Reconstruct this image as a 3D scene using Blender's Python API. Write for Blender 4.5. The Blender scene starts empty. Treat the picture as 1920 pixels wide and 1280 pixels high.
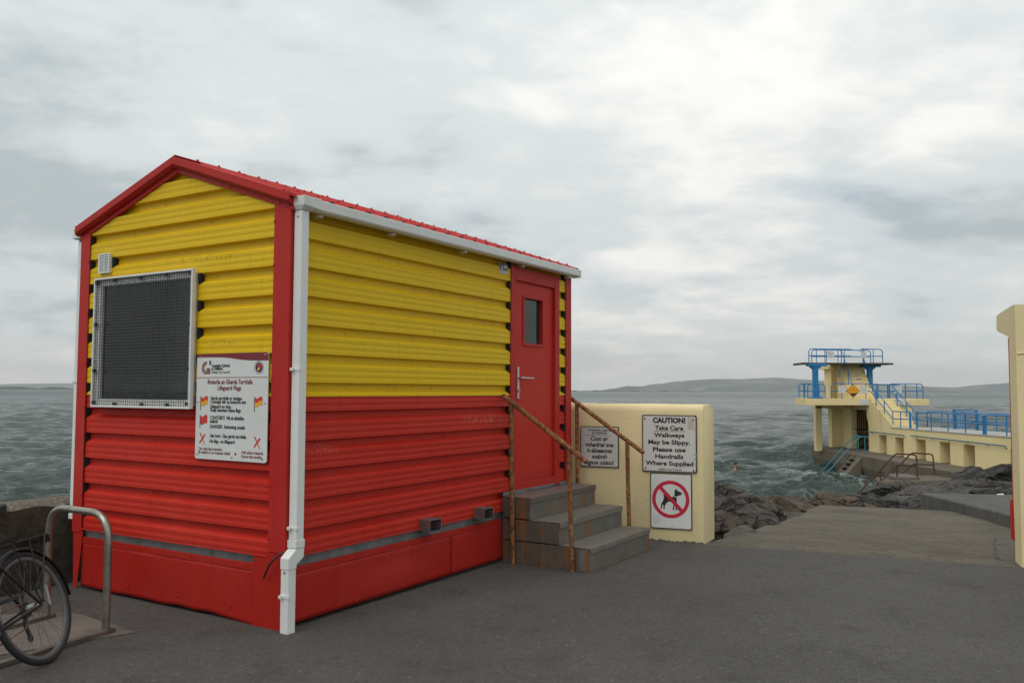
import bpy, bmesh, math, random
import numpy as np
from mathutils import Vector, Matrix, noise as mn
random.seed(7)
R = math.radians
S = bpy.context.scene
COL = S.collection

# ------------------------------------------------------------------ camera
CAMH = 1.65
cd = bpy.data.cameras.new('camera'); cam = bpy.data.objects.new('camera', cd); COL.objects.link(cam)
cd.sensor_width = 36.0; cd.lens = 30.075; cd.clip_start = 0.05; cd.clip_end = 60000
cam.matrix_world = Matrix.Translation((0, 0, CAMH)) @ Matrix.Rotation(R(90 + 3.268), 4, 'X') @ Matrix.Rotation(R(0.23), 4, 'Z')
S.camera = cam
S.render.resolution_x = 1024; S.render.resolution_y = 682

# ------------------------------------------------------------------ world: overcast sky over a Nishita sky
SUN_EL, SUN_AZ = 52.0, 215.0        # azimuth clockwise from +Y (the view direction): behind and to the left
W = bpy.data.worlds.new('World'); S.world = W; W.use_nodes = True
wt = W.node_tree; wt.nodes.clear()
def wn(t, **k):
    n = wt.nodes.new(t)
    for a, b in k.items(): setattr(n, a, b)
    return n
def wl(a, b): wt.links.new(a, b)
def wmath(op, a, b=None, clamp=False):
    n = wn('ShaderNodeMath', operation=op, use_clamp=clamp)
    for i, v in enumerate((a, b)):
        if v is None: continue
        if hasattr(v, 'links') or hasattr(v, 'is_linked'): wl(v, n.inputs[i])
        else: n.inputs[i].default_value = v
    return n.outputs[0]
sky = wn('ShaderNodeTexSky', sky_type='NISHITA'); sky.sun_disc = False
sky.sun_elevation = R(SUN_EL); sky.sun_rotation = R(SUN_AZ); sky.air_density = 1.0; sky.dust_density = 2.0
skyb = wn('ShaderNodeVectorMath', operation='SCALE'); wl(sky.outputs[0], skyb.inputs[0]); skyb.inputs['Scale'].default_value = 0.11
tc = wn('ShaderNodeTexCoord')
sep = wn('ShaderNodeSeparateXYZ'); wl(tc.outputs['Generated'], sep.inputs[0])
zc = wmath('MAXIMUM', sep.outputs[2], 0.0)
den = wmath('ADD', zc, 0.24)
px_ = wmath('DIVIDE', sep.outputs[0], den); py_ = wmath('DIVIDE', sep.outputs[1], den)
cmb = wn('ShaderNodeCombineXYZ'); wl(px_, cmb.inputs[0]); wl(py_, cmb.inputs[1])
def cloud_noise(scale, detail, rough, dist, off, stretch=(1, 1, 1)):
    mp = wn('ShaderNodeMapping'); wl(cmb.outputs[0], mp.inputs[0]); mp.inputs['Location'].default_value = off; mp.inputs['Scale'].default_value = stretch
    n = wn('ShaderNodeTexNoise'); wl(mp.outputs[0], n.inputs['Vector'])
    n.inputs['Scale'].default_value = scale; n.inputs['Detail'].default_value = detail
    n.inputs['Roughness'].default_value = rough; n.inputs['Distortion'].default_value = dist
    return n.outputs[0]
nA = cloud_noise(0.72, 4, 0.5, 0.25, (4.6, 2.9, 0.0), (0.9, 1.0, 1))
nB = cloud_noise(2.6, 8, 0.56, 0.25, (9.3, 4.2, 2.0), (0.9, 1.05, 1))
nD = cloud_noise(7.5, 7, 0.6, 0.2, (1.3, 8.2, 4.0), (0.9, 1.1, 1))
nC = cloud_noise(1.05, 7, 0.55, 0.3, (20.5, 7.9, 5.0), (0.75, 1.2, 1))
tone = wmath('ADD', wmath('ADD', wmath('MULTIPLY', nA, 0.52), wmath('MULTIPLY', nB, 0.36)), wmath('MULTIPLY', nD, 0.12))
cr = wn('ShaderNodeValToRGB'); wl(tone, cr.inputs[0])
cr.color_ramp.interpolation = 'EASE'
cr.color_ramp.elements[0].position = 0.37; cr.color_ramp.elements[0].color = (0.465, 0.525, 0.545, 1)
cr.color_ramp.elements[1].position = 0.61; cr.color_ramp.elements[1].color = (0.96, 0.955, 0.915, 1)
e = cr.color_ramp.elements.new(0.475); e.color = (0.68, 0.735, 0.745, 1)
# thin places where blue shows through
gap = wn('ShaderNodeMapRange'); wl(nC, gap.inputs[0]); gap.inputs[1].default_value = 0.53; gap.inputs[2].default_value = 0.70; gap.inputs[3].default_value = 0.0; gap.inputs[4].default_value = 0.65
mx = wn('ShaderNodeMix', data_type='RGBA'); wl(gap.outputs[0], mx.inputs[0]); wl(cr.outputs[0], mx.inputs[6]); wl(skyb.outputs[0], mx.inputs[7])
# pale far air near the horizon; overcast skies brighten towards the zenith
hz = wn('ShaderNodeMapRange'); wl(zc, hz.inputs[0]); hz.inputs[1].default_value = 0.0; hz.inputs[2].default_value = 0.09; hz.inputs[3].default_value = 0.55; hz.inputs[4].default_value = 0.0
mx2 = wn('ShaderNodeMix', data_type='RGBA'); wl(hz.outputs[0], mx2.inputs[0]); wl(mx.outputs[2], mx2.inputs[6]); mx2.inputs[7].default_value = (0.68, 0.745, 0.755, 1)
zen = wmath('ADD', wmath('MULTIPLY', zc, 0.45), 0.93)
skc = wn('ShaderNodeVectorMath', operation='SCALE'); wl(mx2.outputs[2], skc.inputs[0]); wl(zen, skc.inputs['Scale'])
bg = wn('ShaderNodeBackground'); wl(skc.outputs[0], bg.inputs[0]); bg.inputs[1].default_value = 1.0
wo = wn('ShaderNodeOutputWorld'); wl(bg.outputs[0], wo.inputs[0])

# ------------------------------------------------------------------ sun behind the cloud
sd = bpy.data.lights.new('sun', 'SUN'); sun = bpy.data.objects.new('sun', sd); COL.objects.link(sun)
sd.energy = 1.0; sd.angle = R(30); sd.color = (1.0, 0.95, 0.87)
az = R(SUN_AZ); el = R(SUN_EL)
sv = Vector((math.sin(az) * math.cos(el), math.cos(az) * math.cos(el), math.sin(el)))
sun.rotation_euler = (-sv).to_track_quat('-Z', 'Y').to_euler(); sun.location = (-10, -10, 30)

vs = S.view_settings; vs.view_transform = 'Standard'; vs.look = 'None'; vs.gamma = 1; vs.exposure = 0.0; vs.use_curve_mapping = False
S.render.engine = 'CYCLES'
S.cycles.max_bounces = 6; S.cycles.volume_bounces = 0

# ================================================================== materials
MATS = {}
class NT:
    def __init__(s, name):
        s.m = bpy.data.materials.new(name); s.m.use_nodes = True; s.t = s.m.node_tree
        s.b = s.t.nodes['Principled BSDF']; s.out = s.t.nodes['Material Output']; MATS[name] = s.m
        s.tc = s.t.nodes.new('ShaderNodeTexCoord'); s.vec = s.tc.outputs['Object']
    def n(s, t, **k):
        x = s.t.nodes.new(t)
        for a, b in k.items(): setattr(x, a, b)
        return x
    def l(s, a, b): s.t.links.new(a, b)
    def world(s):
        g = s.n('ShaderNodeNewGeometry'); s.vec = g.outputs['Position']; return s
    def noise(s, scale, detail=4, rough=.55, dist=0, stretch=None, off=None):
        v = s.vec
        if stretch or off:
            mp = s.n('ShaderNodeMapping'); s.l(v, mp.inputs[0]); mp.inputs['Scale'].default_value = stretch or (1, 1, 1); mp.inputs['Location'].default_value = off or (0, 0, 0); v = mp.outputs[0]
        x = s.n('ShaderNodeTexNoise'); s.l(v, x.inputs['Vector']); x.inputs['Scale'].default_value = scale; x.inputs['Detail'].default_value = detail
        x.inputs['Roughness'].default_value = rough; x.inputs['Distortion'].default_value = dist
        return x.outputs[0]
    def ramp(s, fac, stops):
        x = s.n('ShaderNodeValToRGB'); s.l(fac, x.inputs[0]); el = x.color_ramp.elements
        while len(el) < len(stops): el.new(0.5)
        for q, (p, c) in zip(el, stops):
            q.position = p; q.color = c if len(c) == 4 else (*c, 1)
        return x.outputs[0]
    def rng(s, fac, a, b, c=0., d=1.):
        x = s.n('ShaderNodeMapRange'); s.l(fac, x.inputs[0])
        for i, v in enumerate((a, b, c, d)): x.inputs[i + 1].default_value = v
        return x.outputs[0]
    def mix(s, fac, a, b, mode='MIX'):
        x = s.n('ShaderNodeMix', data_type='RGBA', blend_type=mode)
        for i, v in ((0, fac), (6, a), (7, b)):
            if hasattr(v, 'is_linked'): s.l(v, x.inputs[i])
            else: x.inputs[i].default_value = v if not isinstance(v, tuple) or len(v) == 4 else (*v, 1)
        return x.outputs[2]
    def math(s, op, a, b=0., clamp=False):
        x = s.n('ShaderNodeMath', operation=op, use_clamp=clamp)
        for i, v in enumerate((a, b)):
            if hasattr(v, 'is_linked'): s.l(v, x.inputs[i])
            else: x.inputs[i].default_value = v
        return x.outputs[0]
    def col(s, c):
        if hasattr(c, 'is_linked'): s.l(c, s.b.inputs['Base Color'])
        else: s.b.inputs['Base Color'].default_value = (*c, 1)
        return s
    def rough(s, r):
        if hasattr(r, 'is_linked'): s.l(r, s.b.inputs['Roughness'])
        else: s.b.inputs['Roughness'].default_value = r
        return s
    def metal(s, v): s.b.inputs['Metallic'].default_value = v; return s
    def spec(s, v): s.b.inputs['Specular IOR Level'].default_value = v; return s
    def bump(s, h, strength=.3, dist=.01, prev=None):
        x = s.n('ShaderNodeBump'); s.l(h, x.inputs['Height']); x.inputs['Strength'].default_value = strength; x.inputs['Distance'].default_value = dist
        if prev is not None: s.l(prev, x.inputs['Normal'])
        s.l(x.outputs[0], s.b.inputs['Normal']); return x.outputs[0]

def plain(name, c, rough=.5, metal=0., spec=.5, var=.12, scale=6., bump=0.):
    m = NT(name); n = m.noise(scale, 5, .6)
    lo = tuple(max(0, v * (1 - var)) for v in c); hi = tuple(min(1, v * (1 + var)) for v in c)
    m.col(m.ramp(n, [(.3, lo), (.7, hi)])).rough(rough).metal(metal).spec(spec)
    if bump: m.bump(m.noise(scale * 14, 4), bump, .004)
    return m.m

def coated(name, c, dirt, fade, marks=()):
    """powder coated sheet: chalky fading, faint vertical run marks, small scuffs"""
    m = NT(name)
    a = m.noise(1.3, 5, .6); b = m.noise(16, 5, .65, stretch=(1, 1, .07)); s = m.noise(55, 4, .72); g = m.noise(3.4, 6, .68)
    base = m.mix(m.rng(a, .35, .7), (*c, 1), (*fade, 1))
    base = m.mix(m.rng(b, .56, .78, 0, .38), base, (*dirt, 1))
    base = m.mix(m.rng(g, .60, .78, 0, .30), base, (*dirt, 1))
    base = m.mix(m.rng(s, .67, .74, 0, .5), base, (*dirt, 1))
    if marks:
        sp_ = m.n('ShaderNodeSeparateXYZ'); m.l(m.vec, sp_.inputs[0])
        for (ax, cen, hw_, zc_, hz_, colr, amt, lim) in marks:
            f1 = m.rng(m.math('ABSOLUTE', m.math('SUBTRACT', sp_.outputs[ax], cen)), hw_ * .6, hw_, 1, 0); f2 = m.rng(m.math('ABSOLUTE', m.math('SUBTRACT', sp_.outputs[2], zc_)), hz_ * .4, hz_, 1, 0)
            f3 = m.rng(sp_.outputs[1 - ax], .05, .07, 1, 0); nz2 = m.noise(lim, 5, .7, stretch=(1, 1, .6))
            base = m.mix(m.math('MULTIPLY', m.math('MULTIPLY', f1, f2), m.math('MULTIPLY', f3, m.rng(nz2, .50, .60, 0, amt))), base, (*colr, 1))
    m.col(base).rough(m.rng(a, .3, .7, .42, .58)).spec(.22)
    m.bump(m.noise(2.5, 2, .5), .03, .02)
    return m.m
YEL = coated('yellow_coated_steel', (0.69, 0.445, 0.004), (0.33, 0.20, 0.010), (0.71, 0.475, 0.016), [(1, .95, .55, 2.645, .05, (.30, .24, .02), .6, 22), (1, .66, .16, 1.99, .03, (.30, .24, .02), .7, 40)])
RED = coated('red_coated_steel', (0.48, 0.021, 0.011), (0.20, 0.012, 0.008), (0.51, 0.034, 0.020), [(0, 2.45, .35, 1.39, .05, (.58, .22, .18), .55, 30), (0, .35, .2, 1.22, .05, (.55, .25, .2), .4, 45)])
REDS = coated('red_skirt_darker', (0.37, 0.014, 0.009), (0.15, 0.010, 0.008), (0.40, 0.022, 0.014))  # darker copy of the cladding red, for the skirt panels
REDT = coated('red_trim_steel', (0.42, 0.016, 0.012), (0.20, 0.013, 0.011), (0.44, 0.032, 0.024))
WHITE = plain('white_plastic', (0.70, 0.71, 0.69), .42, var=.05, scale=3)
BLACK = plain('black_foam', (0.012, 0.012, 0.013), .9)
BLKM = plain('black_metal', (0.014, 0.014, 0.015), .42, .2)
RUB = plain('rubber', (0.018, 0.018, 0.019), .75, bump=.2)
GALV = plain('galvanised_steel', (0.22, 0.23, 0.232), .45, .75, var=.25, scale=9)
BEAM = plain('weathered_galvanised_beam', (0.17, 0.178, 0.18), .6, .15, var=.35, scale=7)
STEEL = plain('brushed_stainless', (0.52, 0.50, 0.46), .32, .95, var=.15, scale=12)
CHROME = plain('dull_chrome', (0.42, 0.42, 0.42), .3, .9)
RACKM = plain('dull_weathered_steel', (0.30, 0.275, 0.235), .38, .85, var=.3, scale=14)
ALUM = plain('aluminium_rim', (0.13, 0.13, 0.13), .6, .2)
WIRE = plain('dark_wire', (0.055, 0.058, 0.058), .5, .3)
WFRAME = plain('white_window_frame', (0.68, 0.69, 0.67), .4, var=.06)
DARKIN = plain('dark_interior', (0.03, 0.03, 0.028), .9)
CURTAIN = plain('brown_blind', (0.11, 0.085, 0.05), .9)
INK = plain('black_print', (0.018, 0.018, 0.02), .5, var=.05)
MAROON = plain('maroon_print', (0.17, 0.012, 0.022), .45, var=.05)
REDP = plain('red_print', (0.60, 0.030, 0.025), .45, var=.05)
CRIM = plain('crimson_print', (0.50, 0.012, 0.045), .45, var=.05)
YELP = plain('yellow_print', (0.72, 0.38, 0.01), .45, var=.05)
NAVY = plain('navy_print', (0.012, 0.022, 0.075), .4, var=.05)
GREYP = plain('grey_print', (0.36, 0.38, 0.40), .5, var=.08)
SIGNW = plain('white_sign_face', (0.63, 0.645, 0.63), .38, var=.05, scale=4)
ORNG = plain('orange_sign_face', (0.78, 0.34, 0.006), .45, var=.08, scale=5)
BLUE = plain('blue_painted_steel', (0.008, 0.165, 0.40), .45, var=.22, scale=3)
TEAL = plain('teal_painted_steel', (0.018, 0.16, 0.23), .5, var=.25, scale=4)
SKIN = plain('skin', (0.46, 0.22, 0.15), .5, var=.12, scale=9)
HAIR = plain('dark_hair', (0.022, 0.015, 0.012), .7)
BOARD = plain('weathered_boards', (0.085, 0.07, 0.06), .85, var=.3, scale=3, bump=.2)
CABLE = plain('black_cable', (0.012, 0.012, 0.013), .5)

m = NT('glass_dark'); m.col((0.020, 0.023, 0.023)).rough(.03).spec(.5); GLASS = m.m

# worn enamel sign faces
m = NT('worn_sign_face'); n = m.noise(7, 6, .65); k = m.noise(2.2, 4, .6)
c = m.mix(m.rng(n, .60, .72, 0, .45), (0.61, 0.605, 0.575, 1), (0.30, 0.235, 0.16, 1)); c = m.mix(m.rng(k, .45, .8, 0, .4), c, (0.45, 0.445, 0.43, 1))
m.col(c).rough(.42); WORN = m.m

# rust
m = NT('rusted_steel').world(); n = m.noise(26, 6, .65); k = m.noise(90, 4, .6); v = m.noise(7, 4, .6, stretch=(1, 1, .35))
c = m.ramp(n, [(.30, (0.045, 0.017, 0.011)), (.46, (0.15, 0.055, 0.018)), (.58, (0.28, 0.125, 0.038)), (.74, (0.38, 0.26, 0.135))])
c = m.mix(m.rng(v, .56, .72, 0, .75), c, (0.075, 0.030, 0.020, 1))
m.col(c).rough(.85); m.bump(k, .5, .004); RUST = m.m
m = NT('dark_rusted_rail').world(); n = m.noise(9, 5, .6)
m.col(m.ramp(n, [(.3, (0.035, 0.015, 0.012)), (.6, (0.085, 0.036, 0.026)), (.8, (0.12, 0.075, 0.055))])).rough(.85); DRUST = m.m

# galvanised step sides with rust runs
def step_mat(name, c0, c1, runs):
    m = NT(name); n = m.noise(3.5, 5, .6); run = m.noise(15, 4, .6, stretch=(1, 1, .07)); sp = m.noise(24, 4, .65)
    c = m.ramp(n, [(.3, c0), (.7, c1)])
    c = m.mix(m.rng(run, .50, .62, 0, runs), c, (0.24, 0.095, 0.022, 1))
    c = m.mix(m.rng(run, .34, .42, .5 * runs, 0), c, (0.14, 0.12, 0.045, 1))
    c = m.mix(m.rng(sp, .62, .74, 0, .5), c, (0.10, 0.085, 0.055, 1))
    m.col(c).rough(.62).metal(.2); m.bump(sp, .12, .004); return m.m
RISER = step_mat('step_riser_steel', (0.105, 0.108, 0.098), (0.160, 0.162, 0.148), 1.)
SIDEP = step_mat('step_side_steel', (0.072, 0.058, 0.047), (0.120, 0.102, 0.082), .75)
m = NT('checker_plate')
br = m.n('ShaderNodeTexBrick'); mp = m.n('ShaderNodeMapping'); m.l(m.vec, mp.inputs[0]); mp.inputs['Rotation'].default_value = (0, 0, 0)
m.l(mp.outputs[0], br.inputs['Vector']); br.inputs['Scale'].default_value = 1.0; br.inputs['Brick Width'].default_value = .042; br.inputs['Row Height'].default_value = .026
br.inputs['Mortar Size'].default_value = .0075; br.inputs['Mortar Smooth'].default_value = .35; br.offset = .5
n = m.noise(8, 5, .6)
m.col(m.mix(br.outputs['Fac'], m.ramp(n, [(.3, (0.215, 0.195, 0.17)), (.7, (0.32, 0.295, 0.26))]), (0.145, 0.13, 0.115, 1))).rough(.5).metal(.45)
m.bump(m.math('SUBTRACT', 1.0, br.outputs['Fac']), .8, .003); CHECK = m.m

# painted render (cream masonry)
def render_mat(name, c, stain=.55, scale=1., world=True):
    m = NT(name)
    if world: m.world()
    a = m.noise(1.1 * scale, 5, .6); f = m.noise(38 * scale, 6, .68); st = m.noise(5 * scale, 5, .65, stretch=(1, 1, .25)); pk = m.noise(14 * scale, 5, .7)
    lo = tuple(v * .90 for v in c)
    k = m.mix(m.rng(a, .3, .7), (*lo, 1), (*c, 1))
    k = m.mix(m.rng(st, .60, .82, 0, stain), k, (c[0] * .55, c[1] * .47, c[2] * .38, 1))
    k = m.mix(m.rng(pk, .70, .76, 0, stain * .8), k, (0.20, 0.165, 0.11, 1))
    m.col(k).rough(.8).spec(.3)
    m.bump(m.noise(26 * scale, 4, .6), .35, .012 / scale, m.bump(f, .4, .006 / scale)); return m.m
CREAM = render_mat('cream_painted_render', (0.80, 0.675, 0.385), .45)
CREAMT = render_mat('cream_painted_tower', (0.82, 0.67, 0.355), .95, .3)

def concrete(name, c0, c1, dark, scale=1., bumps=.5, world=True, spk=0.):
    m = NT(name)
    if world: m.world()
    a = m.noise(.9 * scale, 6, .62); f = m.noise(42 * scale, 5, .7); d = m.noise(3.1 * scale, 6, .66, .4)
    c = m.ramp(a, [(.3, c0), (.7, c1)])
    c = m.mix(m.rng(d, .52, .74, 0, .75), c, (*dark, 1))
    c = m.mix(m.rng(f, .35, .65, .22, 0), c, (*dark, 1))
    if spk:
        v = m.n('ShaderNodeTexVoronoi'); m.l(m.vec, v.inputs['Vector']); v.inputs['Scale'].default_value = 70
        c = m.mix(m.rng(v.outputs['Distance'], .05, .22, spk, 0), c, (0.42, 0.40, 0.36, 1))
        gr_ = m.noise(13, 5, .75); c = m.mix(m.rng(gr_, .48, .62, 0, .62), c, (*dark, 1)); c = m.mix(m.rng(gr_, .30, .42, .45, 0), c, tuple(min(1, q * 1.55) for q in c1) + (1,))
        bl_ = m.noise(.45, 5, .7, .8, off=(3, 7, 1)); c = m.mix(m.rng(bl_, .52, .66, 0, .5), c, (*dark, 1))
    m.col(c).rough(.9).spec(.25); m.bump(f, bumps, .012 / scale, m.bump(d, .4, .04 / scale)); return m.m
RAMPM = concrete('ramp_concrete', (0.105, 0.088, 0.066), (0.165, 0.140, 0.108), (0.058, 0.049, 0.037), 1., .8, spk=.22)
KERBM = concrete('kerb_concrete_dark', (0.085, 0.080, 0.070), (0.135, 0.127, 0.110), (0.045, 0.042, 0.038), 1.2, .9)
PLINTH = concrete('tidal_concrete', (0.115, 0.095, 0.068), (0.185, 0.155, 0.115), (0.060, 0.052, 0.036), .5, .6)
PADM = concrete('pad_concrete', (0.125, 0.108, 0.090), (0.190, 0.166, 0.140), (0.080, 0.070, 0.055), 1.6, .7)
SEAWM = concrete('old_seawall_concrete', (0.045, 0.037, 0.028), (0.090, 0.075, 0.056), (0.016, 0.014, 0.011), 3.2, 1., spk=.1)
m = NT('lichen_concrete_top').world(); n = m.noise(30, 6, .7); k = m.noise(6, 4, .6)
c = m.ramp(n, [(.34, (0.040, 0.033, 0.024)), (.5, (0.110, 0.092, 0.068)), (.66, (0.27, 0.24, 0.19))]); c = m.mix(m.rng(k, .58, .72, 0, .55), c, (0.24, 0.15, 0.045, 1))
m.col(c).rough(.95); m.bump(n, .9, .02); LICH = m.m

# asphalt
m = NT('asphalt').world()
v = m.n('ShaderNodeTexVoronoi'); m.l(m.vec, v.inputs['Vector']); v.inputs['Scale'].default_value = 150
v2 = m.n('ShaderNodeTexVoronoi'); m.l(m.vec, v2.inputs['Vector']); v2.inputs['Scale'].default_value = 33
a = m.noise(.55, 6, .6); b = m.noise(2.6, 5, .65); f = m.noise(130, 3, .7)
c = m.ramp(a, [(.3, (0.068, 0.063, 0.057)), (.7, (0.100, 0.093, 0.084))])
c = m.mix(m.rng(b, .52, .72, 0, .6), c, (0.040, 0.037, 0.035, 1)); c = m.mix(m.rng(m.noise(1.1, 6, .7, .6, off=(7, 2, 0)), .60, .72, 0, .45), c, (0.125, 0.115, 0.102, 1)); c = m.mix(m.rng(m.noise(5.5, 3, .5, off=(1, 9, 0)), .70, .76, 0, .55), c, (0.030, 0.028, 0.027, 1))
g = m.n('ShaderNodeSeparateColor'); m.l(v.outputs['Color'], g.inputs[0])
c = m.mix(m.rng(g.outputs[0], .55, 1., 0, .45), c, (0.155, 0.150, 0.143, 1))
c = m.mix(m.rng(g.outputs[1], .70, 1., 0, .6), c, (0.036, 0.034, 0.033, 1))
g2 = m.n('ShaderNodeSeparateColor'); m.l(v2.outputs['Color'], g2.inputs[0])
c = m.mix(m.math('MULTIPLY', m.rng(g2.outputs[2], .972, .98, 0, .8), m.rng(v2.outputs['Distance'], .12, .22, 1, 0)), c, (0.30, 0.28, 0.25, 1))
gr_ = m.noise(20, 5, .75); c = m.mix(m.rng(gr_, .50, .64, 0, .45), c, (0.036, 0.034, 0.032, 1)); c = m.mix(m.rng(gr_, .32, .42, .35, 0), c, (0.14, 0.134, 0.125, 1))
m.col(c).rough(.88).spec(.3); m.bump(v.outputs['Distance'], .9, .006, m.bump(b, .15, .03)); ASPH = m.m

# rock
def rock_mat(name, stops, wet, orange=.4):
    m = NT(name).world(); a = m.noise(1.3, 7, .66, .6, stretch=(1, 1, 1.8)); f = m.noise(9, 6, .7); o = m.noise(2.7, 4, .6, off=(8, 3, 1)); g = m.noise(45, 4, .7)
    c = m.ramp(a, stops)
    c = m.mix(m.rng(f, .5, .72, 0, .6), c, (*wet, 1))
    c = m.mix(m.rng(o, .66, .76, 0, orange), c, (0.27, 0.13, 0.03, 1))
    c = m.mix(m.rng(g, .68, .78, 0, .45), c, (0.30, 0.28, 0.25, 1))
    vo = m.n('ShaderNodeTexVoronoi', feature='DISTANCE_TO_EDGE'); mp = m.n('ShaderNodeMapping'); m.l(m.vec, mp.inputs[0]); mp.inputs['Scale'].default_value = (1.1, .7, 2.4)
    wv = m.n('ShaderNodeVectorMath', operation='ADD'); m.l(mp.outputs[0], wv.inputs[0]); nn_ = m.n('ShaderNodeTexNoise'); m.l(m.vec, nn_.inputs['Vector']); nn_.inputs['Scale'].default_value = 2.; m.l(nn_.outputs['Color'], wv.inputs[1]); m.l(wv.outputs[0], vo.inputs['Vector']); vo.inputs['Scale'].default_value = 1.6
    ck = m.rng(vo.outputs['Distance'], 0., .06, 0., 1.)
    c = m.mix(ck, (*[q * .6 for q in wet], 1), c)
    m.col(c).rough(.72); m.bump(ck, 1., .08, m.bump(g, .8, .03, m.bump(f, 1., .14))); return m.m
ROCK = rock_mat('brown_granite', [(.28, (0.032, 0.025, 0.019)), (.5, (0.088, 0.066, 0.049)), (.75, (0.165, 0.128, 0.096))], (0.018, 0.014, 0.012))
ROCKO = rock_mat('ochre_granite', [(.28, (0.046, 0.032, 0.021)), (.5, (0.122, 0.079, 0.045)), (.75, (0.20, 0.14, 0.088))], (0.026, 0.019, 0.013), .6)
ROCKD = rock_mat('wet_black_rock', [(.28, (0.016, 0.014, 0.013)), (.5, (0.045, 0.038, 0.033)), (.75, (0.11, 0.095, 0.08))], (0.012, 0.011, 0.010), .12)
SHORE = rock_mat('shore_rock', [(.25, (0.032, 0.027, 0.021)), (.5, (0.080, 0.066, 0.051)), (.75, (0.145, 0.122, 0.095))], (0.020, 0.017, 0.014), .3)

# sea
m = NT('sea_water').world()
m.b.inputs['IOR'].default_value = 1.333
w1 = m.noise(1.7, 6, .62, .05, stretch=(.75, 1.2, 1)); w2 = m.noise(6.5, 4, .6, stretch=(.8, 1.25, 1)); big = m.noise(.035, 4, .6, stretch=(.5, 1.4, 1))
body = m.mix(m.rng(big, .35, .65), (0.027, 0.047, 0.039, 1), (0.041, 0.063, 0.053, 1))
sx = m.n('ShaderNodeSeparateXYZ'); m.l(m.vec, sx.inputs[0])
def near(cx, cy, rx, ry):
    dx = m.math('DIVIDE', m.math('SUBTRACT', sx.outputs[0], cx), rx); dy = m.math('DIVIDE', m.math('SUBTRACT', sx.outputs[1], cy), ry)
    return m.rng(m.math('ADD', m.math('MULTIPLY', dx, dx), m.math('MULTIPLY', dy, dy)), .15, 1., 1., 0.)
z1 = m.math('MAXIMUM', near(16.9, 44.0, 3.4, 6.5), m.math('MULTIPLY', near(13.0, 34, 4.0, 4.5), .6))
z1 = m.math('MAXIMUM', z1, m.math('MULTIPLY', near(18.6, 54, 2.4, 3), .7))
fo = m.noise(1.15, 7, .68, 1.6, stretch=(1, .8, 1)); fo2 = m.noise(.16, 6, .7, .8)
rid = m.math('ABSOLUTE', m.math('SUBTRACT', fo, .5))
foam = m.math('MULTIPLY', m.rng(rid, .004, .042, .7, 0), m.math('MULTIPLY', z1, m.rng(fo2, .42, .62, .1, 1)))
caps = m.rng(m.noise(.42, 8, .72, .5, stretch=(.55, 1.5, 1)), .745, .785, 0, .4)
foam = m.math('MAXIMUM', foam, caps)
m.col(m.mix(foam, body, (0.66, 0.69, 0.67, 1)))
m.spec(.28); lod = m.rng(sx.outputs[1], 60, 700, .09, .32); m.rough(m.math('MAXIMUM', m.rng(foam, 0, 1, 0, .75), lod))
w0 = m.noise(.33, 6, .62, .05, stretch=(.65, 1.5, 1)); m.bump(w2, .7, .14, m.bump(w1, .8, .42, m.bump(w0, .8, 1.0))); SEA = m.m

# far hills
m = NT('limestone_hill').world(); a = m.noise(.0022, 7, .6, .5); f = m.noise(.009, 6, .65)
c = m.ramp(a, [(.35, (0.045, 0.055, 0.045)), (.52, (0.085, 0.09, 0.08)), (.68, (0.19, 0.19, 0.185))]); c = m.mix(m.rng(f, .5, .7, 0, .5), c, (0.055, 0.07, 0.035, 1))
m.col(c).rough(.95); HILL = m.m
FARTREE = plain('far_shore_trees', (0.040, 0.052, 0.030), .95, var=.4, scale=.02)
LAND = plain('back_land', (0.11, 0.115, 0.09), .95, var=.3, scale=.2)

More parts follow.
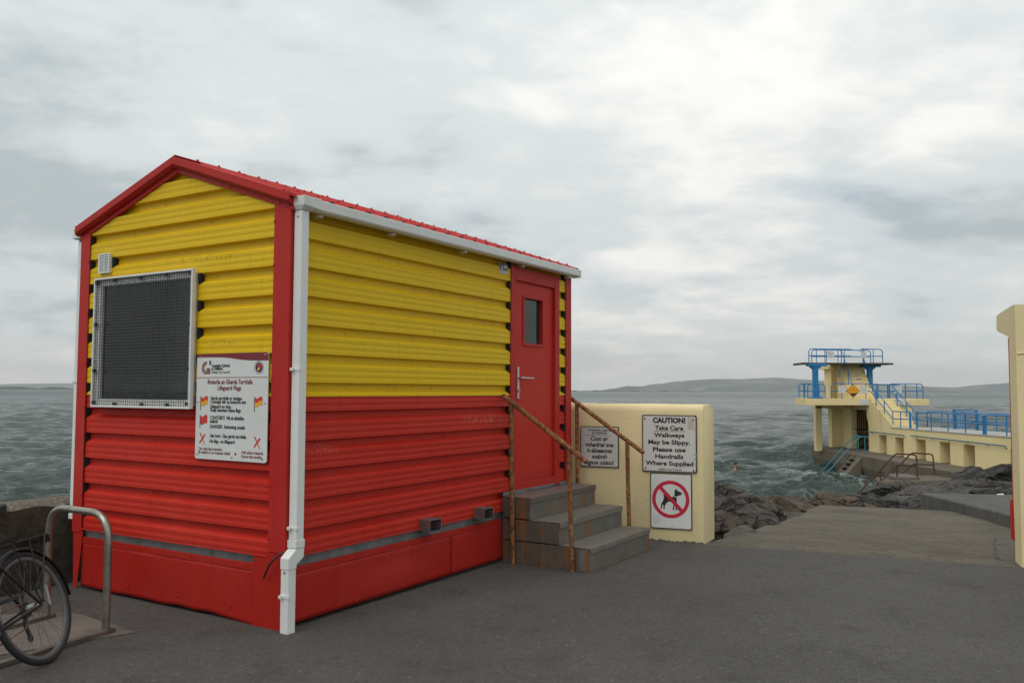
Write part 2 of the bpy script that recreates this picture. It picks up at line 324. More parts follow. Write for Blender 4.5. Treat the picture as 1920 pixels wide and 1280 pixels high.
# ================================================================== mesh helpers
class MB:
    def __init__(s): s.v = []; s.f = []
    def add(s, vs, fs):
        o = len(s.v); s.v += [tuple(p) for p in vs]; s.f += [tuple(i + o for i in f) for f in fs]; return s
    def box(s, x0, x1, y0, y1, z0, z1):
        return s.add([(x0, y0, z0), (x1, y0, z0), (x1, y1, z0), (x0, y1, z0), (x0, y0, z1), (x1, y0, z1), (x1, y1, z1), (x0, y1, z1)],
                     [(0, 3, 2, 1), (4, 5, 6, 7), (0, 1, 5, 4), (1, 2, 6, 5), (2, 3, 7, 6), (3, 0, 4, 7)])
    def quad(s, a, b, c, d): return s.add([a, b, c, d], [(0, 1, 2, 3)])
    def prism(s, poly, vec):
        """closed polygon (3d points) swept along vec"""
        n = len(poly); vec = Vector(vec); p = [Vector(q) for q in poly]
        return s.add(p + [q + vec for q in p], [tuple(range(n))[::-1], tuple(range(n, 2 * n))] + [(i, (i + 1) % n, n + (i + 1) % n, n + i) for i in range(n)])
    def tube(s, pts, r, n=8, cap=True, close=False):
        pts = [Vector(p) for p in pts]; N = len(pts); rs = r if isinstance(r, (list, tuple)) else [r] * N
        prev = None; rings = []
        for i, p in enumerate(pts):
            a = pts[(i - 1) % N] if (i > 0 or close) else p; b = pts[(i + 1) % N] if (i < N - 1 or close) else p
            t = (b - a).normalized()
            if prev is None:
                u = t.orthogonal().normalized()
            else:
                u = prev - t * prev.dot(t)
                u = u.normalized() if u.length > 1e-6 else t.orthogonal().normalized()
            prev = u; w = t.cross(u)
            rings.append([p + (u * math.cos(2 * math.pi * k / n) + w * math.sin(2 * math.pi * k / n)) * rs[i] for k in range(n)])
        vs = [q for rg in rings for q in rg]; fs = []
        for i in range(N if close else N - 1):
            j = (i + 1) % N
            for k in range(n): fs.append((i * n + k, i * n + (k + 1) % n, j * n + (k + 1) % n, j * n + k))
        if cap and not close: fs += [tuple(range(n))[::-1], tuple((N - 1) * n + k for k in range(n))]
        return s.add(vs, fs)
    def dome(s, c, nrm, r, h=None, n=8):
        """low screw head: washer and dome"""
        c = Vector(c); nrm = Vector(nrm).normalized(); u = nrm.orthogonal().normalized(); w = nrm.cross(u); h = h or r * .7
        vs = []; 
        for rr, hh in ((1.35, 0), (1.35, .18), (.95, .25), (.7, .8)):
            vs += [c + (u * math.cos(2 * math.pi * k / n) + w * math.sin(2 * math.pi * k / n)) * r * rr + nrm * h * hh for k in range(n)]
        vs.append(c + nrm * h); fs = []
        for i in range(3):
            for k in range(n): fs.append((i * n + k, i * n + (k + 1) % n, (i + 1) * n + (k + 1) % n, (i + 1) * n + k))
        for k in range(n): fs.append((3 * n + k, 3 * n + (k + 1) % n, 4 * n))
        return s.add(vs, fs)
    def disc(s, c, nrm, r, n=32, up=None):
        c = Vector(c); nrm = Vector(nrm).normalized(); u = nrm.orthogonal().normalized(); w = nrm.cross(u)
        return s.add([c + (u * math.cos(2 * math.pi * k / n) + w * math.sin(2 * math.pi * k / n)) * r for k in range(n)], [tuple(range(n))])
    def sphere(s, c, r, nu=14, nv=9):
        c = Vector(c); r = Vector((r, r, r)) if not hasattr(r, '__len__') else Vector(r); vs = [c + Vector((0, 0, r.z))]
        for i in range(1, nv):
            a = math.pi * i / nv
            vs += [c + Vector((r.x * math.sin(a) * math.cos(2 * math.pi * k / nu), r.y * math.sin(a) * math.sin(2 * math.pi * k / nu), r.z * math.cos(a))) for k in range(nu)]
        vs.append(c - Vector((0, 0, r.z))); fs = []; L = len(vs) - 1
        for k in range(nu):
            fs.append((0, 1 + k, 1 + (k + 1) % nu)); fs.append((L, L - nu + (k + 1) % nu, L - nu + k))
            for i in range(nv - 2): a = 1 + i * nu; fs.append((a + k, a + nu + k, a + nu + (k + 1) % nu, a + (k + 1) % nu))
        return s.add(vs, fs)
    def mesh(s, name, mat=None, smooth=False):
        me = bpy.data.meshes.new(name); me.from_pydata(s.v, [], s.f)
        bm = bmesh.new(); bm.from_mesh(me); bmesh.ops.recalc_face_normals(bm, faces=bm.faces); bm.to_mesh(me); bm.free()
        if mat: me.materials.append(mat)
        if smooth:
            for p in me.polygons: p.use_smooth = True
        return me
    def build(s, name, mat, parent=None, smooth=False, bevel=0., off=None, kind=None):
        """off: subtract this point (world-drawn shapes under a moved, unrotated parent)"""
        if off is not None: s.v = [(p[0] - off[0], p[1] - off[1], p[2] - off[2]) for p in s.v]
        o = bpy.data.objects.new(name, s.mesh(name, mat, smooth)); COL.objects.link(o)
        if parent: o.parent = parent
        if bevel:
            b = o.modifiers.new('bevel', 'BEVEL'); b.width = bevel; b.segments = 2; b.limit_method = 'ANGLE'; b.angle_limit = R(40)
        if smooth and not bevel:
            es = o.modifiers.new('edges', 'EDGE_SPLIT'); es.split_angle = R(45)
        if kind: o['kind'] = kind
        return o
def inst(name, me, parent, loc=(0, 0, 0), rot=(0, 0, 0), scale=(1, 1, 1)):
    o = bpy.data.objects.new(name, me); COL.objects.link(o); o.parent = parent; o.location = loc; o.rotation_euler = rot; o.scale = scale; return o
def thing(name, label, cat, loc=(0, 0, 0), rz=0., group=None):
    o = bpy.data.objects.new(name, None); COL.objects.link(o); o.location = loc; o.rotation_euler = (0, 0, rz); o.empty_display_size = .2
    o['label'] = label; o['category'] = cat
    if group: o['group'] = group
    return o
def tag(o, label, cat, group=None):
    o['label'] = label; o['category'] = cat
    if group: o['group'] = group
    return o
def struct(o): o['kind'] = 'structure'; return o
def arc(c, u, w, r, a0, a1, n=6):
    c = Vector(c); u = Vector(u); w = Vector(w)
    return [c + (u * math.cos(a0 + (a1 - a0) * i / n) + w * math.sin(a0 + (a1 - a0) * i / n)) * r for i in range(n + 1)]
def bend(pts, r, n=5):
    """polyline with its inner corners rounded to radius r"""
    pts = [Vector(p) for p in pts]; out = [pts[0]]
    for a, b, c in zip(pts, pts[1:], pts[2:]):
        d1 = (a - b); d2 = (c - b); q = min(r, d1.length * .49, d2.length * .49)
        p1 = b + d1.normalized() * q; p2 = b + d2.normalized() * q
        for i in range(n + 1):
            t = i / n; out.append(p1 * (1 - t) ** 2 + b * 2 * t * (1 - t) + p2 * t * t)
    out.append(pts[-1]); return out
def textmesh(s, size, bold=0., shear=0., width=None, align='LEFT'):
    """one line of lettering as flat mesh data in the XZ plane (x right, z up), baseline at z=0"""
    cu = bpy.data.curves.new('lettering', 'FONT'); cu.body = s; cu.size = size; cu.offset = bold; cu.shear = shear; cu.resolution_u = 3
    ob = bpy.data.objects.new('lettering', cu); COL.objects.link(ob)
    dg = bpy.context.evaluated_depsgraph_get(); me = ob.evaluated_get(dg).to_mesh()
    vs = [(v.co.x, v.co.y) for v in me.vertices]; fs = [tuple(p.vertices) for p in me.polygons]
    ob.evaluated_get(dg).to_mesh_clear(); COL.objects.unlink(ob); bpy.data.objects.remove(ob); bpy.data.curves.remove(cu)
    if not vs: return [], []
    x0 = min(v[0] for v in vs); x1 = max(v[0] for v in vs); k = (width / (x1 - x0)) if width else 1.
    dx = {'LEFT': 0, 'CENTER': -(x1 - x0) * k / 2, 'RIGHT': -(x1 - x0) * k}[align]
    return [((v[0] - x0) * k + dx, 0., v[1]) for v in vs], fs
def put_text(mb, s, x, z, size, y=0., **kw):
    vs, fs = textmesh(s, size, **kw); mb.add([(v[0] + x, y, v[2] + z) for v in vs], fs)

OX, OY = -1.557, 5.954                      # near corner of the hut on the ground
HR = R(58.5)
ex = Vector((math.cos(HR), math.sin(HR), 0)); ey = Vector((-math.sin(HR), math.cos(HR), 0))
def hw(x, y, z=0.): return Vector((OX, OY, 0)) + ex * x + ey * y + Vector((0, 0, z))
GA = R(21)
gd = Vector((math.sin(GA), math.cos(GA), 0)); gr = Vector((math.cos(GA), -math.sin(GA), 0))
P0 = Vector((2.089, 9.38, 0))
def gw(r, d, z=0.): return P0 + gr * r + gd * d + Vector((0, 0, z))
SEAZ = -2.75

# ================================================================== the setting
def poly_sheet(name, pts, mat, thick=.0):
    mb = MB()
    if thick: mb.prism([(p[0], p[1], p[2] - thick) for p in pts], (0, 0, thick))
    else: mb.add(pts, [tuple(range(len(pts)))])
    return struct(mb.build(name, mat))

# asphalt forecourt up to the gate line and the old sea wall
edge = []
for i in range(46):
    r = -1.9 + i * .2
    edge.append(gw(r, .0 + .018 * mn.noise(Vector((r * 3.1, 0, 0))) - (.05 if r > .1 else 0) - max(0, r) * .02, 0))
edge = [tuple(p) for p in edge] + [(60, -14, 0)]
asph = [(-60, -80, 0), (-19.6, -18.4, 0)] + [tuple(hw(x, 2.66)) for x in (-29, -15, -6, 0, 3.2)] + edge + [(60, -80, 0)]
poly_sheet('asphalt_forecourt', asph[::-1], ASPH)
poly_sheet('land', [(-4000, -4000, -.3), (4000, -4000, -.3), (4000, -20, -.3), (30, -4.5, -.3), (4, 6, -.3), (-6, 3, -.3), (-25, -22, -.3), (-4000, -1200, -.3)], LAND)

# sloping concrete ramp
def rz(d): return -.06 * d - .006
def rampline(r0, r1, d, n=24, jag=0., zoff=0.):
    return [tuple(gw(r0 + (r1 - r0) * i / n, d + jag * mn.noise(Vector((i * .7, d, 3.1))), rz(d) + zoff)) for i in range(n + 1)]
mb = MB(); cols = 60; rows = 40
def left_edge(d): return .02 + .17 * d - .20 * max(0, d - 4.5) * .45 + .10 * mn.noise(Vector((d * .9, 2.2, 0))) - .04
def far_end(r): return 7.75 + .25 * mn.noise(Vector((r * .8, 4.4, 0))) + .12 * mn.noise(Vector((r * 3.1, 1.4, 0)))
grid = []
for j in range(rows + 1):
    for i in range(cols + 1):
        t = i / cols; d0 = j / rows
        # d measured from the asphalt edge; the sheet reaches a little under the asphalt
        d = -.12 + d0 * (far_end(t * 9) + .12)
        r = left_edge(d) * (1 - t) + t * (9.5 + .6 * d)
        grid.append(tuple(gw(r, d, rz(max(d, 0)) - (.012 if d < .02 else 0) + .012 * mn.noise(Vector((r * .9, d * .9, 0))) * min(1, max(0, d)))))
fs = [(j * (cols + 1) + i, j * (cols + 1) + i + 1, (j + 1) * (cols + 1) + i + 1, (j + 1) * (cols + 1) + i) for j in range(rows) for i in range(cols)]
mb.add(grid, fs)
# skirt of the sheet so that its edge has thickness
bord = [i for i in range(cols + 1)] + [(j + 1) * (cols + 1) + cols for j in range(rows)] + [rows * (cols + 1) + cols - 1 - i for i in range(cols)] + [(rows - 1 - j) * (cols + 1) for j in range(rows)]
o = len(mb.v); low = [(mb.v[i][0], mb.v[i][1], mb.v[i][2] - .35) for i in bord]; mb.v += low
for k in range(len(bord)): mb.f.append((bord[k], bord[(k + 1) % len(bord)], o + (k + 1) % len(bord), o + k))
struct(mb.build('concrete_ramp', RAMPM, smooth=False))
# cracks in the ramp: narrow dark grooves
mb = MB()
def crack(pts, w=.016):
    P = []
    for (a, b) in zip(pts, pts[1:]):
        for k in range(8): t = k / 8; P.append((a[0] + (b[0] - a[0]) * t, a[1] + (b[1] - a[1]) * t))
    P.append(pts[-1])
    Q = [(r + .03 * mn.noise(Vector((r * 5, d * 5, 1))), d + .05 * mn.noise(Vector((r * 6, d * 6, 7)))) for r, d in P]
    for a, b in zip(Q, Q[1:]):
        n = Vector((-(b[1] - a[1]), b[0] - a[0])).normalized() * w * (.5 + .5 * random.random())
        mb.quad(gw(a[0] - n.x, a[1] - n.y, rz(a[1]) + .014), gw(b[0] - n.x, b[1] - n.y, rz(b[1]) + .014), gw(b[0] + n.x, b[1] + n.y, rz(b[1]) + .014), gw(a[0] + n.x, a[1] + n.y, rz(a[1]) + .014))
crack([(1.3, 3.3), (1.8, 3.35), (2.36, 3.5), (2.85, 3.22), (3.35, 2.78)], .010); crack([(3.18, 2.76), (2.97, 1.3), (2.86, .5), (3.0, .14)], .010)
struct(mb.build('ramp_cracks', KERBM))

# raised slab to the right of the ramp
def slab_pts(z, grow=0.):
    a = Vector((8.46, 17.86)); b = Vector((7.15, 12.38)); c = b + (b - a).normalized() * 2.5
    dirr = Vector((1, .10)).normalized() * 9
    return [(a.x, a.y), (b.x, b.y), (c.x, c.y), (c.x + dirr.x, c.y + dirr.y), (a.x + dirr.x + 1, a.y + dirr.y)]
mb = MB(); pts = slab_pts(0)
top = []; 
for (x, y) in pts:
    d = (Vector((x, y, 0)) - P0).dot(gd); top.append((x, y, rz(d) + .185))
mb.add(top + [(p[0], p[1], p[2] - .6) for p in top], [(4, 3, 2, 1, 0)] + [(i, (i + 1) % 5, 5 + (i + 1) % 5, 5 + i) for i in range(5)])
struct(mb.build('raised_concrete_slab', KERBM, bevel=.03))

# rocky foreshore
coast = [(-30, 12), (-8, 13.5), (0, 15.5), (3, 19.0), (6.3, 22.4), (9.0, 25.5), (12.5, 30.0), (15.2, 34.0), (17.4, 36.0), (19, 37.0), (30, 38), (60, 40)]
def coast_y(x):
    for (a, b), (c, d) in zip(coast, coast[1:]):
        if a <= x <= c: return b + (d - b) * (x - a) / (c - a)
    return 20
TT = [(-5, -.4), (0, -.45), (4, -.62), (8, -.80), (11, -.98), (15, -1.25), (20, -1.52), (28, -1.80), (40, -1.95)]
def base_h(x, y):
    t = (Vector((x, y, 0)) - P0).dot(gd)
    for (a, b), (c, d) in zip(TT, TT[1:]):
        if a <= t <= c: return b + (d - b) * (t - a) / (c - a)
    return TT[0][1] if t < TT[0][0] else TT[-1][1]
def shore_h(x, y):
    h = base_h(x, y); s = coast_y(x) - y
    q = Vector((x * .42 + .25 * y, y * .30, 0))
    rn = mn.ridged_multi_fractal(q, .9, 2.1, 5, 1.0, 2.0) * .14 - .22
    bl = mn.fractal(Vector((x * .9, y * .6, 5.5)), .8, 2.0, 5)
    t = (Vector((x, y, 0)) - P0).dot(gd)
    amp = min(1., max(.15, (t - 6) / 5)) 
    h += (rn + bl * .11) * amp
    # slabby ledges
    st = .16; f = h / st; k = math.floor(f); fr = f - k; h = .5 * h + .5 * (k + min(1., max(0., (fr - .3) / .25))) * st
    if s < 2.2:
        u = max(0., (2.2 - s)); h -= .10 * u * u + .22 * u
    return max(h, -6.)
NX, NY = 400, 330
xs = np.linspace(-12, 46, NX); ys = np.linspace(9.3, 48, NY)
V = []
for y in ys:
    for x in xs: V.append((float(x), float(y), shore_h(float(x), float(y))))
F = []
for j in range(NY - 1):
    for i in range(NX - 1):
        a = j * NX + i
        if max(V[a][2], V[a + 1][2], V[a + NX][2], V[a + NX + 1][2]) < -5.5: continue
        # nothing under the asphalt
        F.append((a, a + 1, a + NX + 1, a + NX))
me = bpy.data.meshes.new('rocky_foreshore'); me.from_pydata(V, [], F); me.materials.append(SHORE)
o = bpy.data.objects.new('rocky_foreshore', me); COL.objects.link(o); struct(o)

# the sea: wind waves as real relief near, a flat sheet to the horizon beyond
rng = np.random.default_rng(11)
NW = 84; lam = np.exp(rng.uniform(np.log(.8), np.log(9.), NW)); ang = rng.normal(R(-100), .55, NW); ph = rng.uniform(0, 6.283, NW)
kx = 2 * np.pi / lam * np.cos(ang); ky = 2 * np.pi / lam * np.sin(ang); amp = .0118 * lam ** .62
rowsY = [13.0]
while rowsY[-1] < 1500: rowsY.append(rowsY[-1] * 1.0062)
rowsY = np.array(rowsY); U = np.linspace(-.80, .80, 430)
YY, UU = np.meshgrid(rowsY, U, indexing='ij'); XX = UU * (YY + 14)
ZZ = np.zeros_like(XX); DX = np.zeros_like(XX); DY = np.zeros_like(XX)
sp = np.maximum(.0062 * YY, (YY + 14) * (U[1] - U[0]))
for i in range(NW):
    att = np.clip((lam[i] / sp - 2.0) / 2.0, 0, 1); p = kx[i] * XX + ky[i] * YY + ph[i]
    ZZ += amp[i] * att * np.cos(p); DX -= .8 * amp[i] * att * np.cos(ang[i]) * np.sin(p); DY -= .8 * amp[i] * att * np.sin(ang[i]) * np.sin(p)
gust = .75 + .35 * np.sin(XX * .05 + 1.3) * np.sin(YY * .031 + .4)
P = np.stack([XX + DX, YY + DY, SEAZ + ZZ * gust], -1).reshape(-1, 3)
nr, nc = XX.shape; idx = np.arange(nr * nc).reshape(nr, nc)
Fq = np.stack([idx[:-1, :-1], idx[:-1, 1:], idx[1:, 1:], idx[1:, :-1]], -1).reshape(-1, 4)
me = bpy.data.meshes.new('sea'); me.vertices.add(len(P)); me.vertices.foreach_set('co', P.astype(np.float32).ravel())
me.loops.add(Fq.size); me.loops.foreach_set('vertex_index', Fq.astype(np.int32).ravel()); me.polygons.add(len(Fq)); me.polygons.foreach_set('loop_start', np.arange(0, Fq.size, 4, dtype=np.int32))
me.update(calc_edges=True); me.materials.append(SEA); me.shade_smooth()
struct(o := bpy.data.objects.new('sea', me)); COL.objects.link(o)
far = MB(); far.add([(-40000, -200, SEAZ - .75), (40000, -200, SEAZ - .75), (40000, 45000, SEAZ - .75), (-40000, 45000, SEAZ - .75)], [(0, 1, 2, 3)])
struct(far.build('sea_far', SEA))

# far shore across the bay
def px_dir(u): return (u - 960) / 1604.
def hill(name, prof, dist, depth, seed, mat, rough=10., n=260):
    """prof: (bearing as tan, height m) pairs along the ridge"""
    mb = MB(); rows = 26; a0 = prof[0][0]; a1 = prof[-1][0]; g = []
    for j in range(rows + 1):
        v = j / rows
        for i in range(n + 1):
            a = a0 + (a1 - a0) * i / n
            for (p, h0), (q, h1) in zip(prof, prof[1:]):
                if p <= a <= q + 1e-9: s = (a - p) / (q - p); s = s * s * (3 - 2 * s); h = h0 + (h1 - h0) * s; break
            D = dist + depth * (v - .5)
            sh = math.sin(math.pi * min(1, v * 1.0)) ** .8 if v < .5 else math.cos(math.pi * (v - .5)) ** .8 if v < 1 else 0.
            x = a * dist; w = Vector((x * .0016, D * .0016, seed))
            hh = h * sh * (1 + .10 * mn.fractal(w, .9, 2., 5) * (0 if j == 0 else 1)) + rough * sh * .25 * mn.noise(w * 6)
            g.append((x, D, SEAZ - 1.2 + max(0, hh)))
    mb.add(g, [(j * (n + 1) + i, j * (n + 1) + i + 1, (j + 1) * (n + 1) + i + 1, (j + 1) * (n + 1) + i) for j in range(rows) for i in range(n)])
    return struct(mb.build(name, mat, smooth=True))
def hh(v, D, u): return (728 + .004 * (u - 60) - v) / 1604. * D + 4.4
D1 = 9000
prof = [(1040, 733), (1120, 732), (1190, 727), (1240, 719), (1290, 713), (1345, 710.5), (1385, 711), (1420, 709), (1450, 708.5), (1490, 711), (1540, 714), (1600, 717), (1660, 721), (1720, 724.5), (1790, 727), (1830, 725), (1870, 720), (1900, 717), (1990, 709), (2120, 712), (2300, 722), (2500, 733)]
hill('hills', [(px_dir(u), hh(v, D1, u)) for u, v in prof], D1, 2600, 1.3, HILL)
D2 = 7000
prof = [(1120, 733), (1150, 728), (1178, 723.5), (1205, 724), (1235, 728), (1265, 732), (1300, 734)]
hill('hills', [(px_dir(u), hh(v, D2, u)) for u, v in prof], D2, 900, 4.1, HILL, 6.)
D3 = 12000
prof = [(-900, 728), (-500, 724), (-200, 721), (0, 720.5), (60, 719.5), (140, 719), (300, 718), (500, 721), (760, 727), (900, 732)]
hill('hills', [(px_dir(u), hh(v, D3, u)) for u, v in prof], D3, 2600, 7.7, HILL)
# low wooded spits: strips of land with an uneven line of trees, too far off to tell apart
def spit(u0, u1, D, h, seed):
    mb = MB(); n = 220; v = []
    for i in range(n + 1):
        u = u0 + (u1 - u0) * i / n; x = px_dir(u) * D; e = min(1, i / 12, (n - i) / 12)
        t = (1.5 + h * max(0, .35 + mn.fractal(Vector((i * .09, seed, 0)), .8, 2., 5))) * e
        for dy, k in ((0, 0), (30, .55), (70, 1.), (160, .8), (260, 0)): v.append((x, D + dy, SEAZ - .6 + t * k))
    mb.add(v, [(i * 5 + k, (i + 1) * 5 + k, (i + 1) * 5 + k + 1, i * 5 + k + 1) for i in range(n) for k in range(4)])
    o = mb.build('wooded_shore', FARTREE); o['kind'] = 'structure'
spit(-500, 420, 3600, 11, 2.2); spit(1040, 1330, 4800, 7, 9.1); spit(1300, 2100, 6600, 8, 12.)

# ================================================================== the lifeguard hut
HUT = thing('lifeguard_hut', 'red and yellow corrugated steel lifeguard hut with white gutter and red door', 'hut', (OX, OY, 0), HR)
HW, HL = 2.47, 4.22
ZC = 1.494; PER = .207; CH = .122; DEP = .042       # crown bottoms, rib period, crown height, recess depth
ZB, ZJ, ZE = .50, 1.600, 2.99
def profile(z0, z1):
    """(z, inset) points of the box profile between two heights"""
    pts = []
    k = math.floor((z0 - ZC) / PER) - 1
    while ZC + k * PER < z1 + PER:
        b = ZC + k * PER
        pts += [(b - .085, 0.), (b - .058, DEP), (b - .010, DEP), (b, 0.)]
        for f0 in (.20, .58):
            a = b + CH * f0; pts += [(a, 0.), (a + .005, .0019), (a + CH * .18, .0019), (a + CH * .18 + .007, 0.)]
        k += 1
    pts.sort(key=lambda q: q[0]); out = []
    def at(z):
        for (a, i), (b, j) in zip(pts, pts[1:]):
            if a <= z <= b: return i + (j - i) * (z - a) / max(1e-9, b - a)
    out = [(z0, at(z0))] + [p for p in pts if z0 < p[0] < z1] + [(z1, at(z1))]
    return out
def ridge_lim(z):                                   # half gable: how far from the side the roof line is at height z
    return max(0., (z - 3.0) / .345)
def side_sheet(x0, x1, z0, z1, mat, inset=0.):
    mb = MB(); P = profile(z0, z1)
    for (z, i), (zz, ii) in zip(P, P[1:]): mb.quad((x0, i + inset, z), (x1, i + inset, z), (x1, ii + inset, zz), (x0, ii + inset, zz))
    return mb.build('wall_sheet', mat, HUT)
def gable_sheet(z0, z1, mat, inset=0., y0=.03, y1=HW - .03):
    mb = MB(); P = profile(z0, z1)
    for (z, i), (zz, ii) in zip(P, P[1:]):
        a, b = max(y0, ridge_lim(z)), min(y1, HW - ridge_lim(z)); c, d = max(y0, ridge_lim(zz)), min(y1, HW - ridge_lim(zz))
        if b <= a: continue
        if d < c: c = d = (c + d) / 2
        mb.quad((i + inset, b, z), (i + inset, a, z), (ii + inset, c, zz), (ii + inset, d, zz))
    return mb.build('wall_sheet', mat, HUT)
side_sheet(.03, 2.99, ZJ, 2.99, YEL); side_sheet(3.92, 4.19, ZJ, 2.99, YEL, .0)
side_sheet(2.95, 3.95, 2.84, 2.99, YEL, .012)
side_sheet(.03, 2.99, ZB, ZJ + .02, RED, .004); side_sheet(3.92, 4.19, ZB, ZJ + .02, RED, .004)
gable_sheet(ZJ, 3.40, YEL); gable_sheet(ZB, ZJ + .02, RED, .004)
# plain back and left walls (out of the picture)
MB().box(HL - .04, HL, .03, HW - .03, ZB, 2.99).build('back_wall', RED, HUT)
MB().box(.06, HL - .05, HW - .05, HW - .005, ZB, 2.99).build('far_wall', RED, HUT)
# black sheet added inside; the room's shade is in its colour
MB().box(.09, HL - .08, .16, .18, .62, 2.9).build('dark_room_sheet', DARKIN, HUT)
# drip flashing at the foot of the sheets
MB().box(.10, 4.12, -.012, .002, .485, .497).build('drip_flashing', RED, HUT, bevel=.002)
MB().box(-.012, .002, .17, 2.35, .485, .497).build('drip_flashing', RED, HUT, bevel=.002)

# corner trims (L sections)
def ltrim(x0, y0, wx, wy, sx, sy, z0, z1, t=.006):
    mb = MB(); ox, oy = x0 - sx * t, y0 - sy * t
    poly = [(ox, oy), (ox + sx * wx, oy), (ox + sx * wx, oy + sy * t), (ox + sx * t, oy + sy * t), (ox + sx * t, oy + sy * wy), (ox, oy + sy * wy)]
    mb.prism([(a, b, z0) for a, b in poly], (0, 0, z1 - z0)); return mb.build('corner_trim', REDT, HUT, bevel=.003)
ltrim(-.006, -.006, .11, .165, 1, 1, .525, 3.0)
ltrim(-.006, HW + .006, .11, .13, 1, -1, .46, 2.98)
ltrim(HL + .006, -.006, .13, .11, -1, 1, .60, 2.92)
# barge boards on the gable: upper fascia standing proud, bevel, lower flange
RS = .339                                            # roof pitch (rise over run)
ZEV = 3.005; YR = HW / 2
def barge(side):
    mb = MB()
    def yz(y, dz): return (y if side else HW - y, ZEV + RS * (y) + dz)
    ya, yb = -.035, YR
    sec = [(-.060, .030), (-.060, -.030), (-.040, -.050), (-.014, -.052), (-.014, -.090), (.02, -.090), (.02, .030)]   # (x, dz)
    A = [(x, *yz(ya, dz)) for x, dz in sec]; B = [(x, *yz(yb, dz)) for x, dz in sec]; n = len(sec)
    mb.add(A + B, [tuple(range(n)), tuple(range(n, 2 * n))[::-1]] + [(i, (i + 1) % n, n + (i + 1) % n, n + i) for i in range(n)])
    return mb.build('barge_board', REDT, HUT, bevel=.003)
barge(True); barge(False)
# roof sheets with ribs down the slope, ridge cap
def roof(side):
    mb = MB(); x = -.045; prof = []
    while x < HL + .07:
        prof += [(x, 0), (x + .118, 0), (x + .136, .030), (x + .182, .030), (x + .200, 0)]; x += .207
    prof = [p for p in prof if p[0] <= HL + .075]
    def P(x, y, h): return (x, y if side else HW - y, ZEV + .012 + RS * y + h)
    for (a, h), (b, k) in zip(prof, prof[1:]):
        mb.quad(P(a, -.075, h), P(b, -.075, k), P(b, YR, k), P(a, YR, h))
    r = mb.build('roof_sheet', REDT, HUT)
    so = r.modifiers.new('thick', 'SOLIDIFY'); so.thickness = .003
    return r, prof
rf, RP = roof(True); roof(False)
mb = MB()
for s in (1, -1):
    mb.quad((-.04, YR, ZEV + .046 + RS * YR), (HL + .08, YR, ZEV + .046 + RS * YR), (HL + .08, YR - s * .15, ZEV + .044 + RS * (YR - .15)), (-.04, YR - s * .15, ZEV + .044 + RS * (YR - .15)))
o = mb.build('ridge_cap', REDT, HUT); so = o.modifiers.new('thick', 'SOLIDIFY'); so.thickness = .004
# foam closers under each roof rib along the eave
fm = MB().prism([(.116, -.073, -.002), (.137, -.073, .028), (.181, -.073, .028), (.202, -.073, -.002)], (0, .05, .0)).mesh('rib_closer', BLACK)
x = -.045
while x < HL - .1:
    inst('rib_closer', fm, HUT, (x, 0, ZEV + .012 - RS * .073 - .001)); x += .207
# soffit strip closing the wall head behind the gutter
MB().box(.1, HL - .02, -.004, .03, 2.955, 3.0).build('eave_flashing', YEL, HUT)

# foam closers in the rib recesses beside every trim
def closer_mesh(d):
    p = [(0, 0, -.088), (0, DEP, -.056), (0, DEP, -.016), (0, 0, -.002)]
    return MB().prism([(q[0], q[1] - .003, q[2]) for q in p], (d, 0, 0)).mesh('foam_closer', BLACK)
cmS = closer_mesh(.03)
def closers(along, fixed, zs, gable, w=1.):
    for z in zs:
        o = inst('foam_closer', cmS, HUT)
        if gable: o.location = (0, along, z); o.rotation_euler = (0, 0, R(-90)); o.scale = (w, 1, 1)
        else: o.location = (along, 0, z); o.scale = (w, 1, 1)
zall = [ZC + k * PER for k in range(-4, 8)]
closers(2.927, 0, [z for z in zall if z < 2.95], False, .9)
closers(4.079, 0, [z for z in zall if z < 2.95 and z > .66], False, .9)
for z in zall:
    if z > 2.96: continue
    for (yy, d) in ((2.362, -1), (.962, 1) if 1.5 < z < 2.60 else (None, 0)):
        if yy is None: continue
        o = inst('foam_closer', cmS, HUT, (0, yy, z), (0, 0, R(-90)), (.9, -1, 1))
        # gable recesses run inward along +x: rotate so that profile depth follows +x
        o.rotation_euler = (0, 0, R(-90)); o.scale = (.55, 1, 1)

# galvanised floor beam and red skirt
MB().box(.02, HL - .02, .035, .10, .40, .60).build('floor_beam', BEAM, HUT, bevel=.004)
MB().box(.035, .10, .02, HW - .02, .40, .60).build('floor_beam', BEAM, HUT, bevel=.004)
def skirt_side(x0, x1, yo, seed):
    """flat sheet with a folded top flange and slight dents"""
    mb = MB(); nx, nz = 40, 10
    def dent(x, z): return .004 * mn.noise(Vector((x * 1.7, z * 3, seed))) - .010 * max(0, 1 - ((x - 1.25) / .5) ** 2 - ((z - .12) / .16) ** 2)
    v = [(x0 + (x1 - x0) * i / nx, yo + dent(x0 + (x1 - x0) * i / nx, z) * (1 if 0 < j < nz else .5), z) for j in range(nz + 1) for z in [.030 + .342 * j / nz] for i in range(nx + 1)]
    mb.add(v, [(j * (nx + 1) + i, j * (nx + 1) + i + 1, (j + 1) * (nx + 1) + i + 1, (j + 1) * (nx + 1) + i) for j in range(nz) for i in range(nx)])
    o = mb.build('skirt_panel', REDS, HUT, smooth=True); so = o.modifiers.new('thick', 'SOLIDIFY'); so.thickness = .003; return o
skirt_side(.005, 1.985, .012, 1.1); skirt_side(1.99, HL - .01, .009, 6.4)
MB().box(.005, HL - .01, .004, .022, .366, .415).build('skirt_flange', REDS, HUT, bevel=.003)
